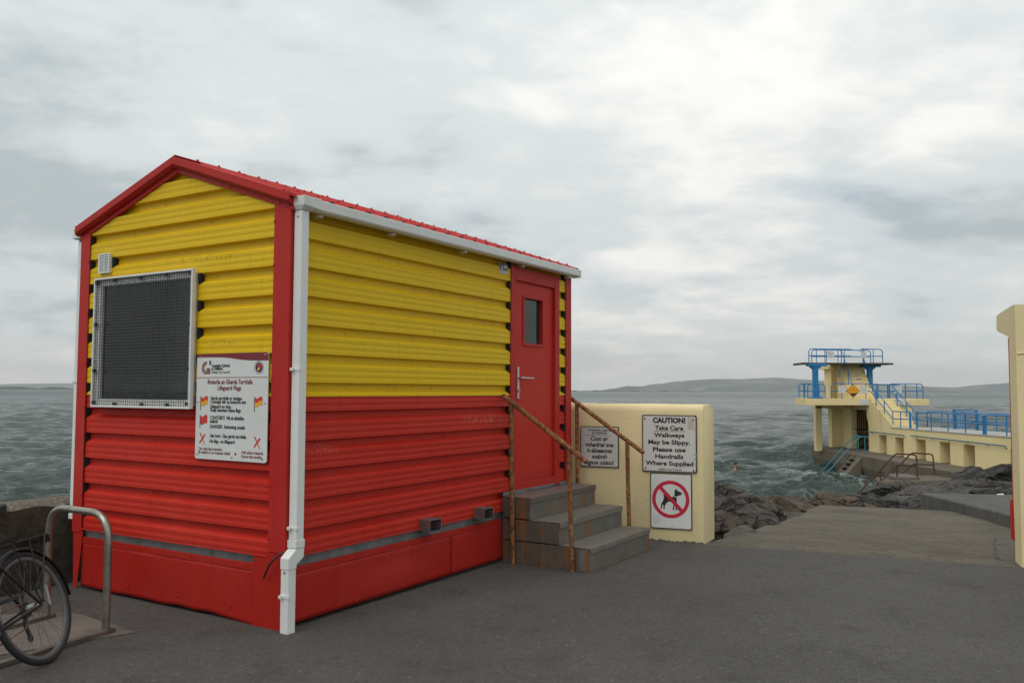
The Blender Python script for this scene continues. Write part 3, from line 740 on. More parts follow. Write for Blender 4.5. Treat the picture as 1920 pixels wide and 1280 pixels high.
def skirt_gable(y0, y1, zlow, seed):
    mb = MB(); ny, nz = 46, 12; v = []
    for j in range(nz + 1):
        for i in range(ny + 1):
            y = y0 + (y1 - y0) * i / ny; w = (1 - j / nz)
            zb = zlow + .012 * mn.noise(Vector((y * 4.2, seed, 0))) - .03 * max(0, 1 - abs(y - .35) / .4)
            z = zb + (.380 - zb) * j / nz
            x = .010 - .016 * w * w * max(0, mn.noise(Vector((y * 2.6, seed + 3, z)))) + .005 * mn.noise(Vector((y * 5, z * 5, seed)))
            v.append((x, y, z))
    mb.add(v, [(j * (ny + 1) + i, j * (ny + 1) + i + 1, (j + 1) * (ny + 1) + i + 1, (j + 1) * (ny + 1) + i) for j in range(nz) for i in range(ny)])
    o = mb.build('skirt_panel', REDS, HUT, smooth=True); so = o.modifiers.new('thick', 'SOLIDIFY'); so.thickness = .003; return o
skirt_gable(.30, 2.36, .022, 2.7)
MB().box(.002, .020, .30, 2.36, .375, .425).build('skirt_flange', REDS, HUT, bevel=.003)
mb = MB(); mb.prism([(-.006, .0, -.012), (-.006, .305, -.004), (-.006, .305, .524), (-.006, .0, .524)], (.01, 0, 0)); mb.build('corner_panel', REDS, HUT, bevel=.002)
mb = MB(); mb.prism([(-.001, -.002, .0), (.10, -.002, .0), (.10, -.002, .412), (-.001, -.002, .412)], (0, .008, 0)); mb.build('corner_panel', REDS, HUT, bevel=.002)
# loose strip at the far corner of the gable
mb = MB(); mb.prism([(-.012, 2.44, -.03), (-.012, 2.40, -.03), (-.006, 2.335, .47), (-.006, 2.47, .47)], (.006, 0, 0)); mb.build('loose_corner_strip', REDT, HUT, bevel=.002)

# lifting tubes under the floor
def forktube(x0, x1):
    mb = MB(); t = .006; y0, y1, z0, z1 = -.105, .30, .462, .568
    mb.box(x0, x1, y0, y1, z0, z0 + t); mb.box(x0, x1, y0, y1, z1 - t, z1); mb.box(x0, x0 + t, y0, y1, z0 + t, z1 - t); mb.box(x1 - t, x1, y0, y1, z0 + t, z1 - t)
    mb.box(x0 + t, x1 - t, .28, .3, z0 + t, z1 - t); mb.build('lifting_tube', GALV, HUT, bevel=.003)
forktube(1.515, 1.68); forktube(2.335, 2.495)

# screw heads, too small to single out: one part per colour
sr = MB(); sy = MB()
for z in (2.84, 2.53, 2.1, 1.72, 1.30, .98, .62): sr.dome((-.013, .145, z), (-1, 0, 0), .009)
for z in (2.72, 2.28, 1.86, 1.50, 1.12, .78): sr.dome((-.013, HW - .105, z), (-1, 0, 0), .009)
for z in (2.66, 2.30, 1.96, 1.4, 1.0): sr.dome((4.125, -.013, z), (0, -1, 0), .009)
for y in (.10, .62, 1.22): 
    for s in (y, HW - y): sr.dome((-.015, s, ZEV + RS * min(s, HW - s) - .072), (-1, 0, 0), .009)
sr.dome((-.015, .0, ZEV - .065), (-1, 0, 0), .009)
for x in (.25, .95, 1.6, 2.45, 3.2): sr.dome((x, .003, .393), (0, -1, 0), .008)
for x in (.2, .75, 1.35, 2.7): sr.dome((x, .006, .05), (0, -1, 0), .008)
for z in (.10, .26, .35): sr.dome((2.02, .006, z), (0, -1, 0), .008)
for y in (.42, 1.0, 1.6, 2.1): sr.dome((.001, y, .402), (-1, 0, 0), .008); sr.dome((-.004, y + .12, .10), (-1, 0, 0), .008)
for i in range(21):
    x = -.045 + .207 * i + .159
    for y in (.06, .62, 1.16): sr.dome((x, y, ZEV + .042 + RS * y), (0, -RS, 1), .013, .018)
for x in (.0, .04): sr.dome((x - .05, .02, ZEV + .03 + RS * .02), (0, -RS, 1), .011, .013)
zr = [ZC + k * PER - .036 for k in range(-4, 8)]
for k in (1, 4, 6):
    for x in (1.0, 2.0): sy.dome((x, DEP - .001, zr[k + 4]), (0, -1, 0), .009) if zr[k + 4] < 2.9 else None
for k in (0, 2, 4):
    for x in (.62, 1.72): (sy if zr[k + 4 + 1] > 1.6 else sr).dome((x, DEP - .001, zr[k + 5]), (0, -1, 0), .009)
for k in (-3, -1):
    for x in (.75, 1.9, 2.7): sr.dome((x, DEP + .003, zr[k + 4]), (0, -1, 0), .009)
for z, ys in ((zr[11] + .001, (.9,)), (zr[9], (.82, 2.2)), (zr[6], (.84, 2.26)), (zr[5], (2.3,))):
    for y in ys: sy.dome((DEP - .001, y, z), (-1, 0, 0), .010)
for k in (1, 3):
    for y in (.5, 1.5, 2.2): sr.dome((DEP + .003, y, zr[k]), (-1, 0, 0), .009)
sr.build('red_screw_heads', REDT, HUT, smooth=True, kind='stuff'); sy.build('yellow_screw_heads', YEL, HUT, smooth=True, kind='stuff')

# door with its trims
MB().box(2.946, 3.030, -.012, .06, .62, 2.90).build('door_jamb', REDT, HUT, bevel=.004)
MB().box(3.858, 3.955, -.012, .06, .62, 2.885).build('door_jamb', REDT, HUT, bevel=.004)
MB().box(3.030, 3.858, -.009, .06, 2.757, 2.888).build('door_lintel', REDT, HUT, bevel=.004)
MB().box(3.030, 3.858, -.010, .06, .655, .735).build('door_sill', REDT, HUT, bevel=.004)
DOOR = bpy.data.objects.new('door', None)
mb = MB(); dx0, dx1, dz0, dz1 = 3.030, 3.858, .735, 2.757; dy = .022
wx0, wx1, wz0, wz1 = 3.245, 3.625, 2.13, 2.60
mb.box(dx0, wx0, dy, dy + .045, dz0, dz1); mb.box(wx1, dx1, dy, dy + .045, dz0, dz1); mb.box(wx0, wx1, dy, dy + .045, dz0, wz0); mb.box(wx0, wx1, dy, dy + .045, wz1, dz1)
DOOR = mb.build('door', RED, HUT)
mb = MB(); q = .026
for a in ((wx0 - q, wx1 + q, wz1 - .004, wz1 + q), (wx0 - q, wx1 + q, wz0 - q, wz0 + .004), (wx0 - q, wx0 + .004, wz0 + .004, wz1 - .004), (wx1 - .004, wx1 + q, wz0 + .004, wz1 - .004)):
    mb.box(a[0], a[1], dy - .010, dy + .002, a[2], a[3])
mb.build('window_trim', REDT, DOOR, bevel=.003)
MB().box(wx0, wx1, dy + .030, dy + .036, wz0, wz1).build('window_pane', GLASS, DOOR)
MB().box(dx0 + .01, dx1 - .01, dy - .006, dy + .001, dz0 + .005, dz0 + .085).build('kick_plate', REDT, DOOR, bevel=.002)
hx = 3.128
MB().box(hx - .02, hx + .02, dy - .010, dy, 1.565, 1.885).build('handle_plate', STEEL, DOOR, bevel=.004)
mb = MB(); mb.tube(bend([(hx, dy - .005, 1.775), (hx, dy - .062, 1.775), (hx + .21, dy - .062, 1.772)], .02), .010, 10); mb.build('door_handle', STEEL, DOOR, smooth=True)
mb = MB(); mb.tube([(hx, dy - .008, 1.655), (hx, dy - .024, 1.655)], .013, 12); mb.tube([(hx, dy - .008, 1.635), (hx, dy - .020, 1.635)], .007, 8); mb.build('lock_cylinder', STEEL, DOOR, smooth=True)
sj = MB()
for z in (2.62, 2.22, 1.35, .95): sj.dome((2.982, -.012, z), (0, -1, 0), .009); sj.dome((3.905, -.012, z - .06), (0, -1, 0), .009)
for x in (3.05, 3.43, 3.83): sj.dome((x, -.009, 2.79), (0, -1, 0), .009)
sj.build('door_frame_screws', REDT, HUT, smooth=True, kind='stuff')

# gutter (near side), brackets, end pieces
def gutter_sec(x): return [(x, -.022, 2.992), (x, -.030, 2.926), (x, -.045, 2.912), (x, -.112, 2.912), (x, -.126, 2.926), (x, -.130, 2.990), (x, -.124, 2.994), (x, -.122, 2.930), (x, -.110, 2.918), (x, -.047, 2.918), (x, -.036, 2.930), (x, -.028, 2.992)]
def gsweep(x0, x1, grow=0., name='gutter', mat=WHITE, parent=HUT, zs=0.):
    mb = MB(); c = Vector((0, -.076, 2.952)); P = []
    for p in gutter_sec(0): v = Vector(p) - c; P.append((x0, c.y + v.y * (1 + grow), c.z + v.z * (1 + grow) + zs))
    mb.prism(P, (x1 - x0, 0, 0)); return mb.build(name, mat, parent, bevel=.0015)
GUT = gsweep(.13, 4.235)
for x in (.235, 1.06, 2.08, 3.11, 4.09):
    gsweep(x - .017, x + .017, .06, 'gutter_bracket', WHITE, GUT)
    mb = MB(); mb.box(x - .022, x + .022, -.060, -.004, 2.890, 2.908); mb.build('bracket_foot', WHITE, GUT, bevel=.003)
MB().box(4.228, 4.240, -.133, -.020, 2.908, 2.997).build('gutter_end', WHITE, GUT, bevel=.003)
# corner outlet box over the downpipe
mb = MB(); P = [(-.022, -.138, 2.918), (-.022, -.138, 2.998), (-.022, -.016, 2.998), (-.022, -.016, 2.918)]
mb.add([(-.010, -.010, 3.0), (.16, -.010, 3.0), (.16, -.138, 3.0), (-.010, -.138, 3.0), (-.010, -.010, 2.935), (.16, -.010, 2.925), (.16, -.132, 2.925), (-.004, -.132, 2.935),
        (.008, -.016, 2.905), (.092, -.016, 2.905), (.092, -.098, 2.905), (.008, -.098, 2.905)],
       [(3, 2, 1, 0), (0, 1, 5, 4), (1, 2, 6, 5), (2, 3, 7, 6), (3, 0, 4, 7), (4, 5, 9, 8), (5, 6, 10, 9), (6, 7, 11, 10), (7, 4, 8, 11), (8, 9, 10, 11)])
mb.build('gutter_outlet', WHITE, GUT, bevel=.004)
# downpipe on the near corner
def sqpipe(mb, x, y, z0, z1, w=.072, g=0.): mb.box(x - g, x + w + g, y - g, y + w + g, z0, z1)
mb = MB(); sqpipe(mb, .014, -.092, .62, 2.905)
PIPE = mb.build('downpipe', WHITE, HUT, bevel=.005)
mb = MB(); sqpipe(mb, .014, -.092, .565, .62, g=.006); sqpipe(mb, .014, -.092, .535, .562, g=.0035); mb.build('pipe_socket', WHITE, PIPE, bevel=.003)
mb = MB()
a = [(.011, -.095), (.089, -.095), (.089, -.017), (.011, -.017)]; b = [(p[0] - .067, p[1]) for p in a]
mb.add([(*p, .560) for p in a] + [(*p, .500) for p in a[1:3]] + [(*p, .505) for p in (b[0], b[3])] + [(*b[0], .43), (b[1][0], b[1][1], .43), (b[2][0], b[2][1], .43), (*b[3], .43), (b[1][0], b[1][1], .455), (b[2][0], b[2][1], .455)],
       [(0, 1, 2, 3), (1, 4, 5, 2), (0, 3, 7, 6), (6, 7, 11, 8), (8, 11, 10, 9), (9, 10, 13, 12), (12, 13, 5, 4), (0, 6, 8, 9, 12, 4, 1), (3, 2, 5, 13, 10, 11, 7)])
mb.build('pipe_offset', WHITE, PIPE, bevel=.004)
mb = MB(); sqpipe(mb, -.052, -.092, .0, .44); mb.build('downpipe_foot', WHITE, PIPE, bevel=.005)
def clip(x, z):
    mb = MB(); mb.box(x - .028, x + .004, -.050, -.030, z - .010, z + .010); mb.box(x - .004, x + .012, -.100, -.024, z - .012, z + .012); mb.dome((x - .004, -.060, z), (-1, 0, 0), .006)
    mb.build('pipe_clip', WHITE, PIPE, bevel=.002)
clip(.014, 1.79); clip(.014, .70); clip(-.052, .25)
mb = MB(); mb.dome((.014, -.056, 2.86), (-1, 0, 0), .008); mb.dome((-.052, -.056, .41), (-1, 0, 0), .008); mb.build('pipe_screws', CHROME, PIPE, kind='stuff')
# far-side gutter end and downpipe
mb = MB(); mb.box(-.02, HL, HW + .02, HW + .13, 2.93, 2.995); mb.build('gutter', WHITE, HUT, bevel=.006)
mb = MB(); sqpipe(mb, .010, HW + .020, .60, 2.93, .070); P2 = mb.build('downpipe', WHITE, HUT, bevel=.005)
mb = MB(); sqpipe(mb, .010, HW + .020, .555, .60, .070, .006); mb.build('pipe_socket', WHITE, P2, bevel=.003)
mb = MB(); mb.box(.002, .018, HW + .012, HW + .10, 1.70, 1.722); mb.build('pipe_clip', WHITE, P2, bevel=.002)
# loose black cable by the downpipe
mb = MB(); mb.tube(bend([(.03, -.02, .545), (-.03, .01, .53), (-.06, .08, .46), (-.035, .165, .345)], .06), .007, 8); mb.build('loose_cable', CABLE, HUT, smooth=True)

# window with wire guard on the gable
y0, y1, z0, z1 = .962, 2.205, 1.500, 2.560
mb = MB(); fx = -.045; fw = .030
WIN = MB().box(.03, .05, y0 + .06, y1 - .06, z0 + .06, z1 - .06).build('window', DARKIN, HUT)
def frame(name, x0, x1, a, b, c, d, w, mat, parent, bev=.003):
    mb = MB(); mb.box(x0, x1, a, b, d - w, d); mb.box(x0, x1, a, b, c, c + w); mb.box(x0, x1, a, a + w, c + w, d - w); mb.box(x0, x1, b - w, b, c + w, d - w); return mb.build(name, mat, parent, bevel=bev)
frame('window_frame', -.022, .012, y0 + .022, y1 - .022, z0 + .022, z1 - .022, .045, WFRAME, WIN)
MB().box(-.004, .002, y0 + .06, y1 - .06, z0 + .06, z1 - .06).build('window_pane', GLASS, WIN)
frame('guard_frame', -.060, -.024, y0, y1, z0, z1, .016, WFRAME, WIN)
frame('guard_backing', -.030, -.023, y0 + .016, y1 - .016, z0 + .016, z1 - .016, .044, WFRAME, WIN, .001)
mb = MB(); n = 44; nz_ = 42
for i in range(1, n): yy = y0 + (y1 - y0) * i / n; mb.tube([(-.048, yy, z0 + .012), (-.048, yy, z1 - .012)], .0019, 5, cap=False)
for j in range(1, nz_): zz = z0 + (z1 - z0) * j / nz_; mb.tube([(-.0515, y0 + .012, zz), (-.0515, y1 - .012, zz)], .0019, 5, cap=False)
mb.build('wire_mesh', WIRE, WIN)
bm_ = MB().box(-.060, -.046, -.016, .016, -.011, .011).mesh('mesh_clamp', BLKM)
for yy, zz in [(y1 - .03, z1 - .035), (y1 - .26, z1 - .03), (y1 - .60, z1 - .03), (y1 - .92, z1 - .03), (y0 + .035, z1 - .035), (y0 + .03, 2.14), (y0 + .03, 1.80), (y0 + .035, z0 + .04), (y0 + .27, z0 + .03), (y0 + .58, z0 + .03), (y0 + .93, z0 + .03), (y1 - .03, z0 + .04), (y1 - .03, 1.80), (y1 - .03, 2.18)]:
    inst('mesh_clamp', bm_, WIN, (0, yy, zz))
# blind inside
MB().box(.012, .018, y0 + .30, y1 - .34, z0 + .10, z0 + .52).build('window_blind', CURTAIN, WIN)
# ventilation grille
VENT = MB().box(-.012, .0, 2.055, 2.205, 2.605, 2.770).build('vent_grille', WFRAME, HUT, bevel=.003)
frame('vent_rim', -.030, -.011, 2.055, 2.205, 2.605, 2.770, .014, WFRAME, VENT)
MB().box(-.014, -.0125, 2.068, 2.192, 2.618, 2.757).build('vent_dark_sheet', DARKIN, VENT)  # dark sheet behind the slats; the vent's shade is in its colour
vm = MB().box(-.028, -.014, 2.069, 2.191, -.0045, .0045).mesh('vent_slat', WFRAME)
for k in range(8): inst('vent_slat', vm, VENT, (0, 0, 2.630 + k * .0165), (0, 0, 0))
mb = MB(); mb.box(-.026, -.014, 2.127, 2.133, 2.619, 2.756); mb.build('vent_bar', WFRAME, VENT)
inst('foam_closer', cmS, HUT, (0, 2.055, ZC + 6 * PER), (0, 0, R(-90)), (.9, 1, 1))

# ================================================================== signs
def rrect(x0, x1, z0, z1, r, n=5):
    out = []
    for cx, cz, a in ((x1 - r, z1 - r, 0), (x0 + r, z1 - r, 90), (x0 + r, z0 + r, 180), (x1 - r, z0 + r, 270)):
        for i in range(n + 1): t = R(a + 90 * i / n); out.append((cx + r * math.cos(t), cz + r * math.sin(t)))
    return out
def plate(mb, poly, y0, y1): mb.prism([(x, y0, z) for x, z in poly], (0, y1 - y0, 0))
def flat(mb, poly, y): mb.add([(x, y, z) for x, z in poly], [tuple(range(len(poly)))])

# large lifeguard flags sign; local x runs right, z up, -y towards the viewer
SW, SH = .762, .778
SG = thing('lifeguard_flags_sign', 'white lifeguard flags sign with maroon heading on the gable of the hut', 'sign', hw(-.012, .937, 1.135), HR - R(90))
mb = MB(); plate(mb, rrect(0, SW, 0, SH, .022), -.006, 0); mb.build('plate', SIGNW, SG)
YF = -.0075
mb = MB(); pts = [(.0, SH - .022)] + [(x, z) for x, z in rrect(0, SW, 0, SH, .022)[::-1] if z > SH - .03 and True]
top = [(0, SH - .024)] + [(.022 + .022 * math.cos(R(a)), SH - .022 + .022 * math.sin(R(a))) for a in (180, 150, 120, 90)] + [(SW - .022 + .022 * math.cos(R(a)), SH - .022 + .022 * math.sin(R(a))) for a in (90, 60, 30, 0)]
low = []
for i in range(25):
    t = i / 24; low.append((SW * (1 - t), SH - .026 - .030 * (1 - (1 / (1 + math.exp((t - .45) * 11))) ) * 0 - .032 * (1 / (1 + math.exp((t - .45) * 11)))))
flat(mb, top + low, YF)
flat(mb, [(0.003, SH * .775), (SW - .003, SH * .775), (SW - .003, SH * .775 - .004), (0.003, SH * .775 - .004)], YF)
def tx(mb, s, u, v, size, width=None, bold=.0, align='LEFT', shear=0.): put_text(mb, s, u * SW, (1 - v) * SH, size, YF, bold=bold, width=width * SW if width else None, align=align, shear=shear)
tx(mb, 'Bratacha an Gharda Tarrthála', .48, .288, .046, .63, .0012, 'CENTER'); tx(mb, 'Lifeguard Flags', .475, .345, .046, .33, .0012, 'CENTER')
tx(mb, 'Cur ceist faoi chontúirt', .055, .915, .031, .34, .0006); tx(mb, 'Bí eolach ar an gceantar áitiúil', .055, .948, .031, .45, .0006)
tx(mb, 'Ask about hazards', .665, .928, .031, .29, .0006); tx(mb, 'Know the locality', .665, .965, .031, .275, .0006)
mb.disc((.58 * SW, YF, (1 - .936) * SH), (0, -1, 0), .010, 14)
# the council's initial: a double-lined G
def ring(mb, cx, cz, r0, r1, a0, a1, n=26, y=YF):
    P = [(cx + r1 * math.cos(R(a0 + (a1 - a0) * i / n)), y, cz + r1 * math.sin(R(a0 + (a1 - a0) * i / n))) for i in range(n + 1)]; Q = [(cx + r0 * math.cos(R(a0 + (a1 - a0) * i / n)), y, cz + r0 * math.sin(R(a0 + (a1 - a0) * i / n))) for i in range(n + 1)]
    for i in range(n): mb.quad(P[i], P[i + 1], Q[i + 1], Q[i])
gx, gz_ = .135 * SW, (1 - .135) * SH
ring(mb, gx, gz_, .034, .046, 75, 318); ring(mb, gx, gz_, .021, .029, 80, 318)
mb.box(gx + .004, gx + .046, YF - .0003, YF, gz_ - .012, gz_ - .004); mb.box(gx + .034, gx + .046, YF - .0003, YF, gz_ - .047, gz_ - .012); mb.box(gx + .022, gx + .029, YF - .0003, YF, gz_ - .047, gz_ - .012)
mb.build('maroon_lettering', MAROON, SG, kind='stuff')
mb = MB()
tx(mb, 'Comhairle Cathrach', .215, .128, .030, .26, .0012); tx(mb, 'na Gaillimhe', .215, .155, .030, .16, .0012); tx(mb, 'Galway City Council', .215, .188, .028, .26, .0003)
for s, v, w in (('Garda tarrthála ar dualgas.', .437, .45), ('Coinnigh idir na bratacha seo', .471, .50), ('Lifeguard on duty.', .515, .30), ('Keep between these flags', .549, .43), ('CONTÚIRT!  Níl sé sábháilte', .622, .475), ('snámh', .655, .11), ('DANGER!  Swimming unsafe', .705, .49), ('Gan brat - Gan garda tarrthála', .790, .51), ('No flag - no lifeguard', .842, .355)):
    tx(mb, s, .212, v, .036, w, .0011)
for u, v0, v1 in ((.065, .405, .535), (.822, .405, .543), (.062, .583, .708)): mb.box(u * SW, u * SW + .006, YF - .0004, YF, (1 - v1) * SH, (1 - v0) * SH)
mb.box(.182 * SW, .205 * SW, YF - .0004, YF, SH * .895, SH * .932)
mb.build('black_lettering', INK, SG, kind='stuff')
def wave_flag(mb, u0, u1, v0, v1, y, amp=.010):
    n = 12; T = []; B = []
    for i in range(n + 1):
        t = i / n; x = (u0 + (u1 - u0) * t) * SW; w = amp * math.sin(t * 6.0)
        T.append((x, y, (1 - v0) * SH - w * .8)); B.append((x, y, (1 - v1) * SH - w * .8))
    for i in range(n): mb.quad(T[i], T[i + 1], B[i + 1], B[i])
for u in (.074, .831):
    mb = MB(); wave_flag(mb, u, u + .100, .412, .450, YF - .0002); FL = mb.build('printed_flag', REDP, SG)
    mb = MB(); wave_flag(mb, u, u + .100, .450, .490, YF - .0002); mb.build('yellow_half', YELP, FL)
mb = MB(); wave_flag(mb, .071, .171, .590, .668, YF - .0002); mb.build('printed_flag', REDP, SG)
def xmark(u, v):
    cx, cz = u * SW, (1 - v) * SH; mb = MB()
    for pts in ([(-.032, .042), (-.020, .046), (.034, -.044), (.022, -.036)], [(.024, .040), (.034, .030), (-.026, -.034), (-.036, -.028)]):
        flat(mb, [(cx + a, cz + b) for a, b in pts], YF - .0002 - .0003 * (pts[0][0] > 0))
    mb.build('cross_mark', REDP, SG)
xmark(.105, .812); xmark(.872, .825)
ex_, ez_ = .876 * SW, (1 - .137) * SH
mb = MB(); mb.disc((ex_, YF - .0006, ez_), (0, -1, 0), .036, 28); EMB = mb.build('round_emblem', NAVY, SG)
mb = MB(); ring(mb, ex_, ez_, .044, .0465, 0, 360, 40); mb.build('emblem_rim', NAVY, EMB)
mb = MB()
for a, b, r in ((-.004, .012, .012), (.012, .016, .012), (.010, .002, .010)): mb.disc((ex_ + a, YF - .0012 - r * .01, ez_ + b), (0, -1, 0), r, 14)
mb.build('emblem_head', REDP, EMB)
mb = MB(); flat(mb, [(ex_ - .016, ez_ - .010), (ex_ + .006, ez_ + .002), (ex_ + .014, ez_ - .012), (ex_ - .002, ez_ - .024), (ex_ - .016, ez_ - .022)], YF - .0016); mb.build('emblem_float', YELP, EMB)
scm = MB().dome((0, -.006, 0), (0, -1, 0), .007).mesh('sign_screw', CHROME, True)
for u, v in ((.045, .03), (.955, .022), (.03, .46), (.965, .46), (.035, .955), (.53, .968), (.945, .965)): inst('sign_screw', scm, SG, (u * SW, 0, (1 - v) * SH))

# maker's plate above the door
o = thing('maker_plate', 'small navy and white maker plate high on the yellow side wall', 'sign', hw(2.735, -.002, 2.795), HR)
MB().box(0, .150, -.005, 0, 0, .098).build('plate', SIGNW, o); MB().box(.003, .147, -.0062, -.005, .030, .095).build('blue_panel', NAVY, o)
mb = MB(); flat(mb, [(.015, .042), (.065, .042), (.058, .050), (.052, .050), (.046, .082), (.040, .084), (.034, .056), (.024, .052)], -.0068)
put_text(mb, 'MARINE', .064, .064, .022, -.0068, width=.074, bold=.0006) if False else mb.box(.070, .138, -.0068, -.0066, .068, .080)
mb.box(.080, .128, -.0068, -.0066, .050, .062); mb.build('white_lettering', SIGNW, o, kind='stuff')
mb = MB(); mb.box(.012, .138, -.0066, -.005, .012, .018); mb.build('small_print', INK, o)

# ================================================================== steps up to the door, with rusted handrails
ST = thing('metal_steps', 'three grey checker plate steps with rust streaks below the red door', 'steps', hw(2.82, 0), HR)
SX1 = 1.405                                            # width along the wall
for k, (zt, yf) in enumerate(((.630, -.31), (.424, -.625), (.219, -.94))):
    yb = yf + .335 if k else -.002
    mb = MB(); mb.box(-.004, SX1 + .004, yf - .006, yb - .02, zt - .006, zt); mb.box(-.004, SX1 + .004, yf - .006, yf, zt - .052, zt - .006)
    mb.build('tread', CHECK, ST, bevel=.004)
    MB().box(.002, SX1 - .002, yf + .004, yf + .010, (zt - .206 if k < 2 else .0), zt - .008).build('riser', RISER, ST)
    for sx, nm in ((0., 'side_panel'), (SX1 - .006, 'side_panel')):
        mb = MB(); mb.box(sx, sx + .006, yf + .012, -.003, (zt - .203 if k < 2 else .0), zt - .008); mb.build(nm, SIDEP, ST, bevel=.002)
    # pressed stiffening panel with rounded top near the nose
    mb = MB(); mb.prism([(-.0015, y, z) for y, z in rrect(yf + .024, yf + .108, (zt - .198 if k < 2 else .008), zt - .022, .026)], (.003, 0, 0)) if k != 1 else mb.prism([(-.0015, y, z) for y, z in rrect(yf + .016, yf + .27, zt - .198, zt - .022, .03)], (.003, 0, 0))
    mb.build('pressed_panel', RISER if k == 2 else SIDEP, ST, bevel=.002)
MB().box(-.004, SX1 + .004, -.012, .0, .63, .662).build('back_upstand', BEAM, ST, bevel=.002)
mb = MB(); mb.prism([(-.004, -.02, 0), (-.004, -.02, .624), (-.004, -.075 * 0 - .002, .624), (-.004, -.002, 0)], (.012, 0, 0)); mb.build('back_angle', SIDEP, ST)
mb = MB(); mb.box(-.028, 0, -.50, -.42, 0, .008); mb.box(-.006, -.0005, -.50, -.42, .008, .05); mb.dome((-.006, -.475, .034), (-1, 0, 0), .006); mb.dome((-.006, -.445, .034), (-1, 0, 0), .006); mb.build('fixing_bracket', SIDEP, ST, bevel=.002)
mb = MB(); mb.box(.01, SX1 + .01, -.965, -.937, .0, .010); mb.build('foot_angle', SIDEP, ST)
def handrail(x, lab, topa, topb, posts):
    t = thing('handrail', lab, 'handrail', hw(2.82 + x, posts[0][0]), HR, 'handrails of the hut steps'); y0 = posts[0][0]
    for (y, zb, zt, lean) in posts:
        mb = MB(); w = .019
        mb.tube([(0, y - y0 + lean, zb), (0, y - y0 + lean * .4, zb + .5 * (zt - zb)), (0, y - y0, zt)], .0225, 12); mb.build('post', RUST, t, smooth=True)
    mb = MB(); a, b = Vector((0, topa[0] - y0, topa[1])), Vector((0, topb[0] - y0, topb[1]))
    mb.tube([a, a.lerp(b, .33), a.lerp(b, .66), b], .0235, 12); mb.build('rail', RUST, t, smooth=True)
handrail(-.030, 'rusted steel handrail nearest the camera on the left of the steps', (-.015, 1.600), (-.925, 1.000), [(-.110, 0., 1.525, -.03), (-.742, 0., 1.105, -.03)])
handrail(1.500, 'rusted steel handrail on the far side of the steps by the cream wall', (.115, 1.612), (-.835, .990), [(-.035, .0, 1.505, -.015), (-.645, .0, 1.105, -.025)])

# ================================================================== cream gate wall with its three signs
WA = thing('cream_gate_wall', 'low cream painted wall with rounded top behind the steps', 'wall', P0, -GA)
mb = MB(); Lw = 1.95; T = .43; Hw = 1.505
sec = [(0, 0), (0, Hw - .085)] + [(.085 - .085 * math.cos(R(a)), Hw - .085 + .085 * math.sin(R(a))) for a in (20, 40, 60, 80)] + [(T - .16 + .16 * math.sin(R(a)), Hw - .16 + .16 * math.cos(R(a))) for a in (0, 25, 50, 70, 90)] + [(T, 0)]
n = len(sec); NS = 30; v = []
for i in range(NS + 1):
    x = -Lw + Lw * i / NS
    for j, (y, z) in enumerate(sec):
        w = Vector((x * 2.2, y * 4, z * 2.2)); dn = .008 * mn.noise(w) + .004 * mn.noise(w * 4)
        zz = z - .02 if z == 0 else z
        v.append((x + (0 if i < NS else .055 * y / T + .01 * mn.noise(w * 3)), y + dn, zz + dn * .7))
mb.add(v, [(i * n + j, i * n + (j + 1) % n, (i + 1) * n + (j + 1) % n, (i + 1) * n + j) for i in range(NS) for j in range(n)] + [tuple(range(n)), tuple(NS * n + j for j in range(n))[::-1]])
WA_m = mb.build('wall_body', CREAM, WA, smooth=True, bevel=.014)
# broken foot of the render
mb = MB()
for i in range(16):
    x = -.70 + i * .045 + .01 * random.random(); r_ = .02 + .03 * random.random()
    mb.sphere((x, -.012, .0), (r_, .018, .012 + .014 * random.random()), 7, 4)
mb.build('crumbled_render', KERBM, WA, kind='stuff')

def board(name, label, x, z, w, h, mat, rad=.01, border=.012, rz_=-GA, base=None):
    t = thing(name, label, 'sign', (base or gw(x, -.014, z)), rz_)
    mb = MB(); plate(mb, rrect(0, w, 0, h, rad), -.006, .004); mb.build('border_plate', INK, t, bevel=.001)
    mb = MB(); plate(mb, rrect(border, w - border, border, h - border, rad), -.0085, -.006); mb.build('face', mat, t)
    return t
B1 = board('caution_sign', 'black and white caution sign about slippy walkways on the cream wall', -.668, .757, .603, .628, WORN, .018)
w1, h1 = .603, .628; yf = -.0095
mb = MB()
for s_, v, sz, wd, bo in (('CAUTION!', .135, .078, .60, .0042), ('Take Care', .262, .066, .52, .0024), ('Walkways', .388, .066, .56, .0024), ('May be Slippy.', .512, .066, .77, .0024), ('Please use', .640, .066, .60, .0024), ('Handrails', .760, .066, .515, .0024), ('Where Supplied', .880, .066, .875, .0024)):
    put_text(mb, s_, w1 * .5, (1 - v) * h1, sz, yf, bold=bo, width=wd * w1, align='CENTER')
put_text(mb, 'Galway City Council', w1 * .51, h1 * .035, .026, yf, bold=.0006, width=.42 * w1, align='CENTER')
mb.box(w1 * .22, w1 * .79, yf - .0002, yf, h1 * .712, h1 * .719); mb.build('lettering', INK, B1, kind='stuff')
mb = MB(); mb.box(w1 * .84, w1 * .955, yf - .0006, -.0085, h1 * .75, h1 * .95); mb.build('faded_sticker', plain('faded_sticker', (.50, .47, .40), .6), B1)
mb = MB()
for pts in ([(.93, .33), (.99, .345), (.995, .30), (.955, .31)], [(.92, .22), (.985, .29), (.995, .24), (.95, .225)], [(.95, .155), (.99, .19), (.985, .13)], [(.86, .945), (.93, .96), (.89, .91)], [(.82, .985), (.93, .99), (.86, .955)]):
    flat(mb, [(a * w1, b * h1) for a, b in pts], yf - .0003)
mb.build('flaked_paint', GREYP, B1, kind='stuff')
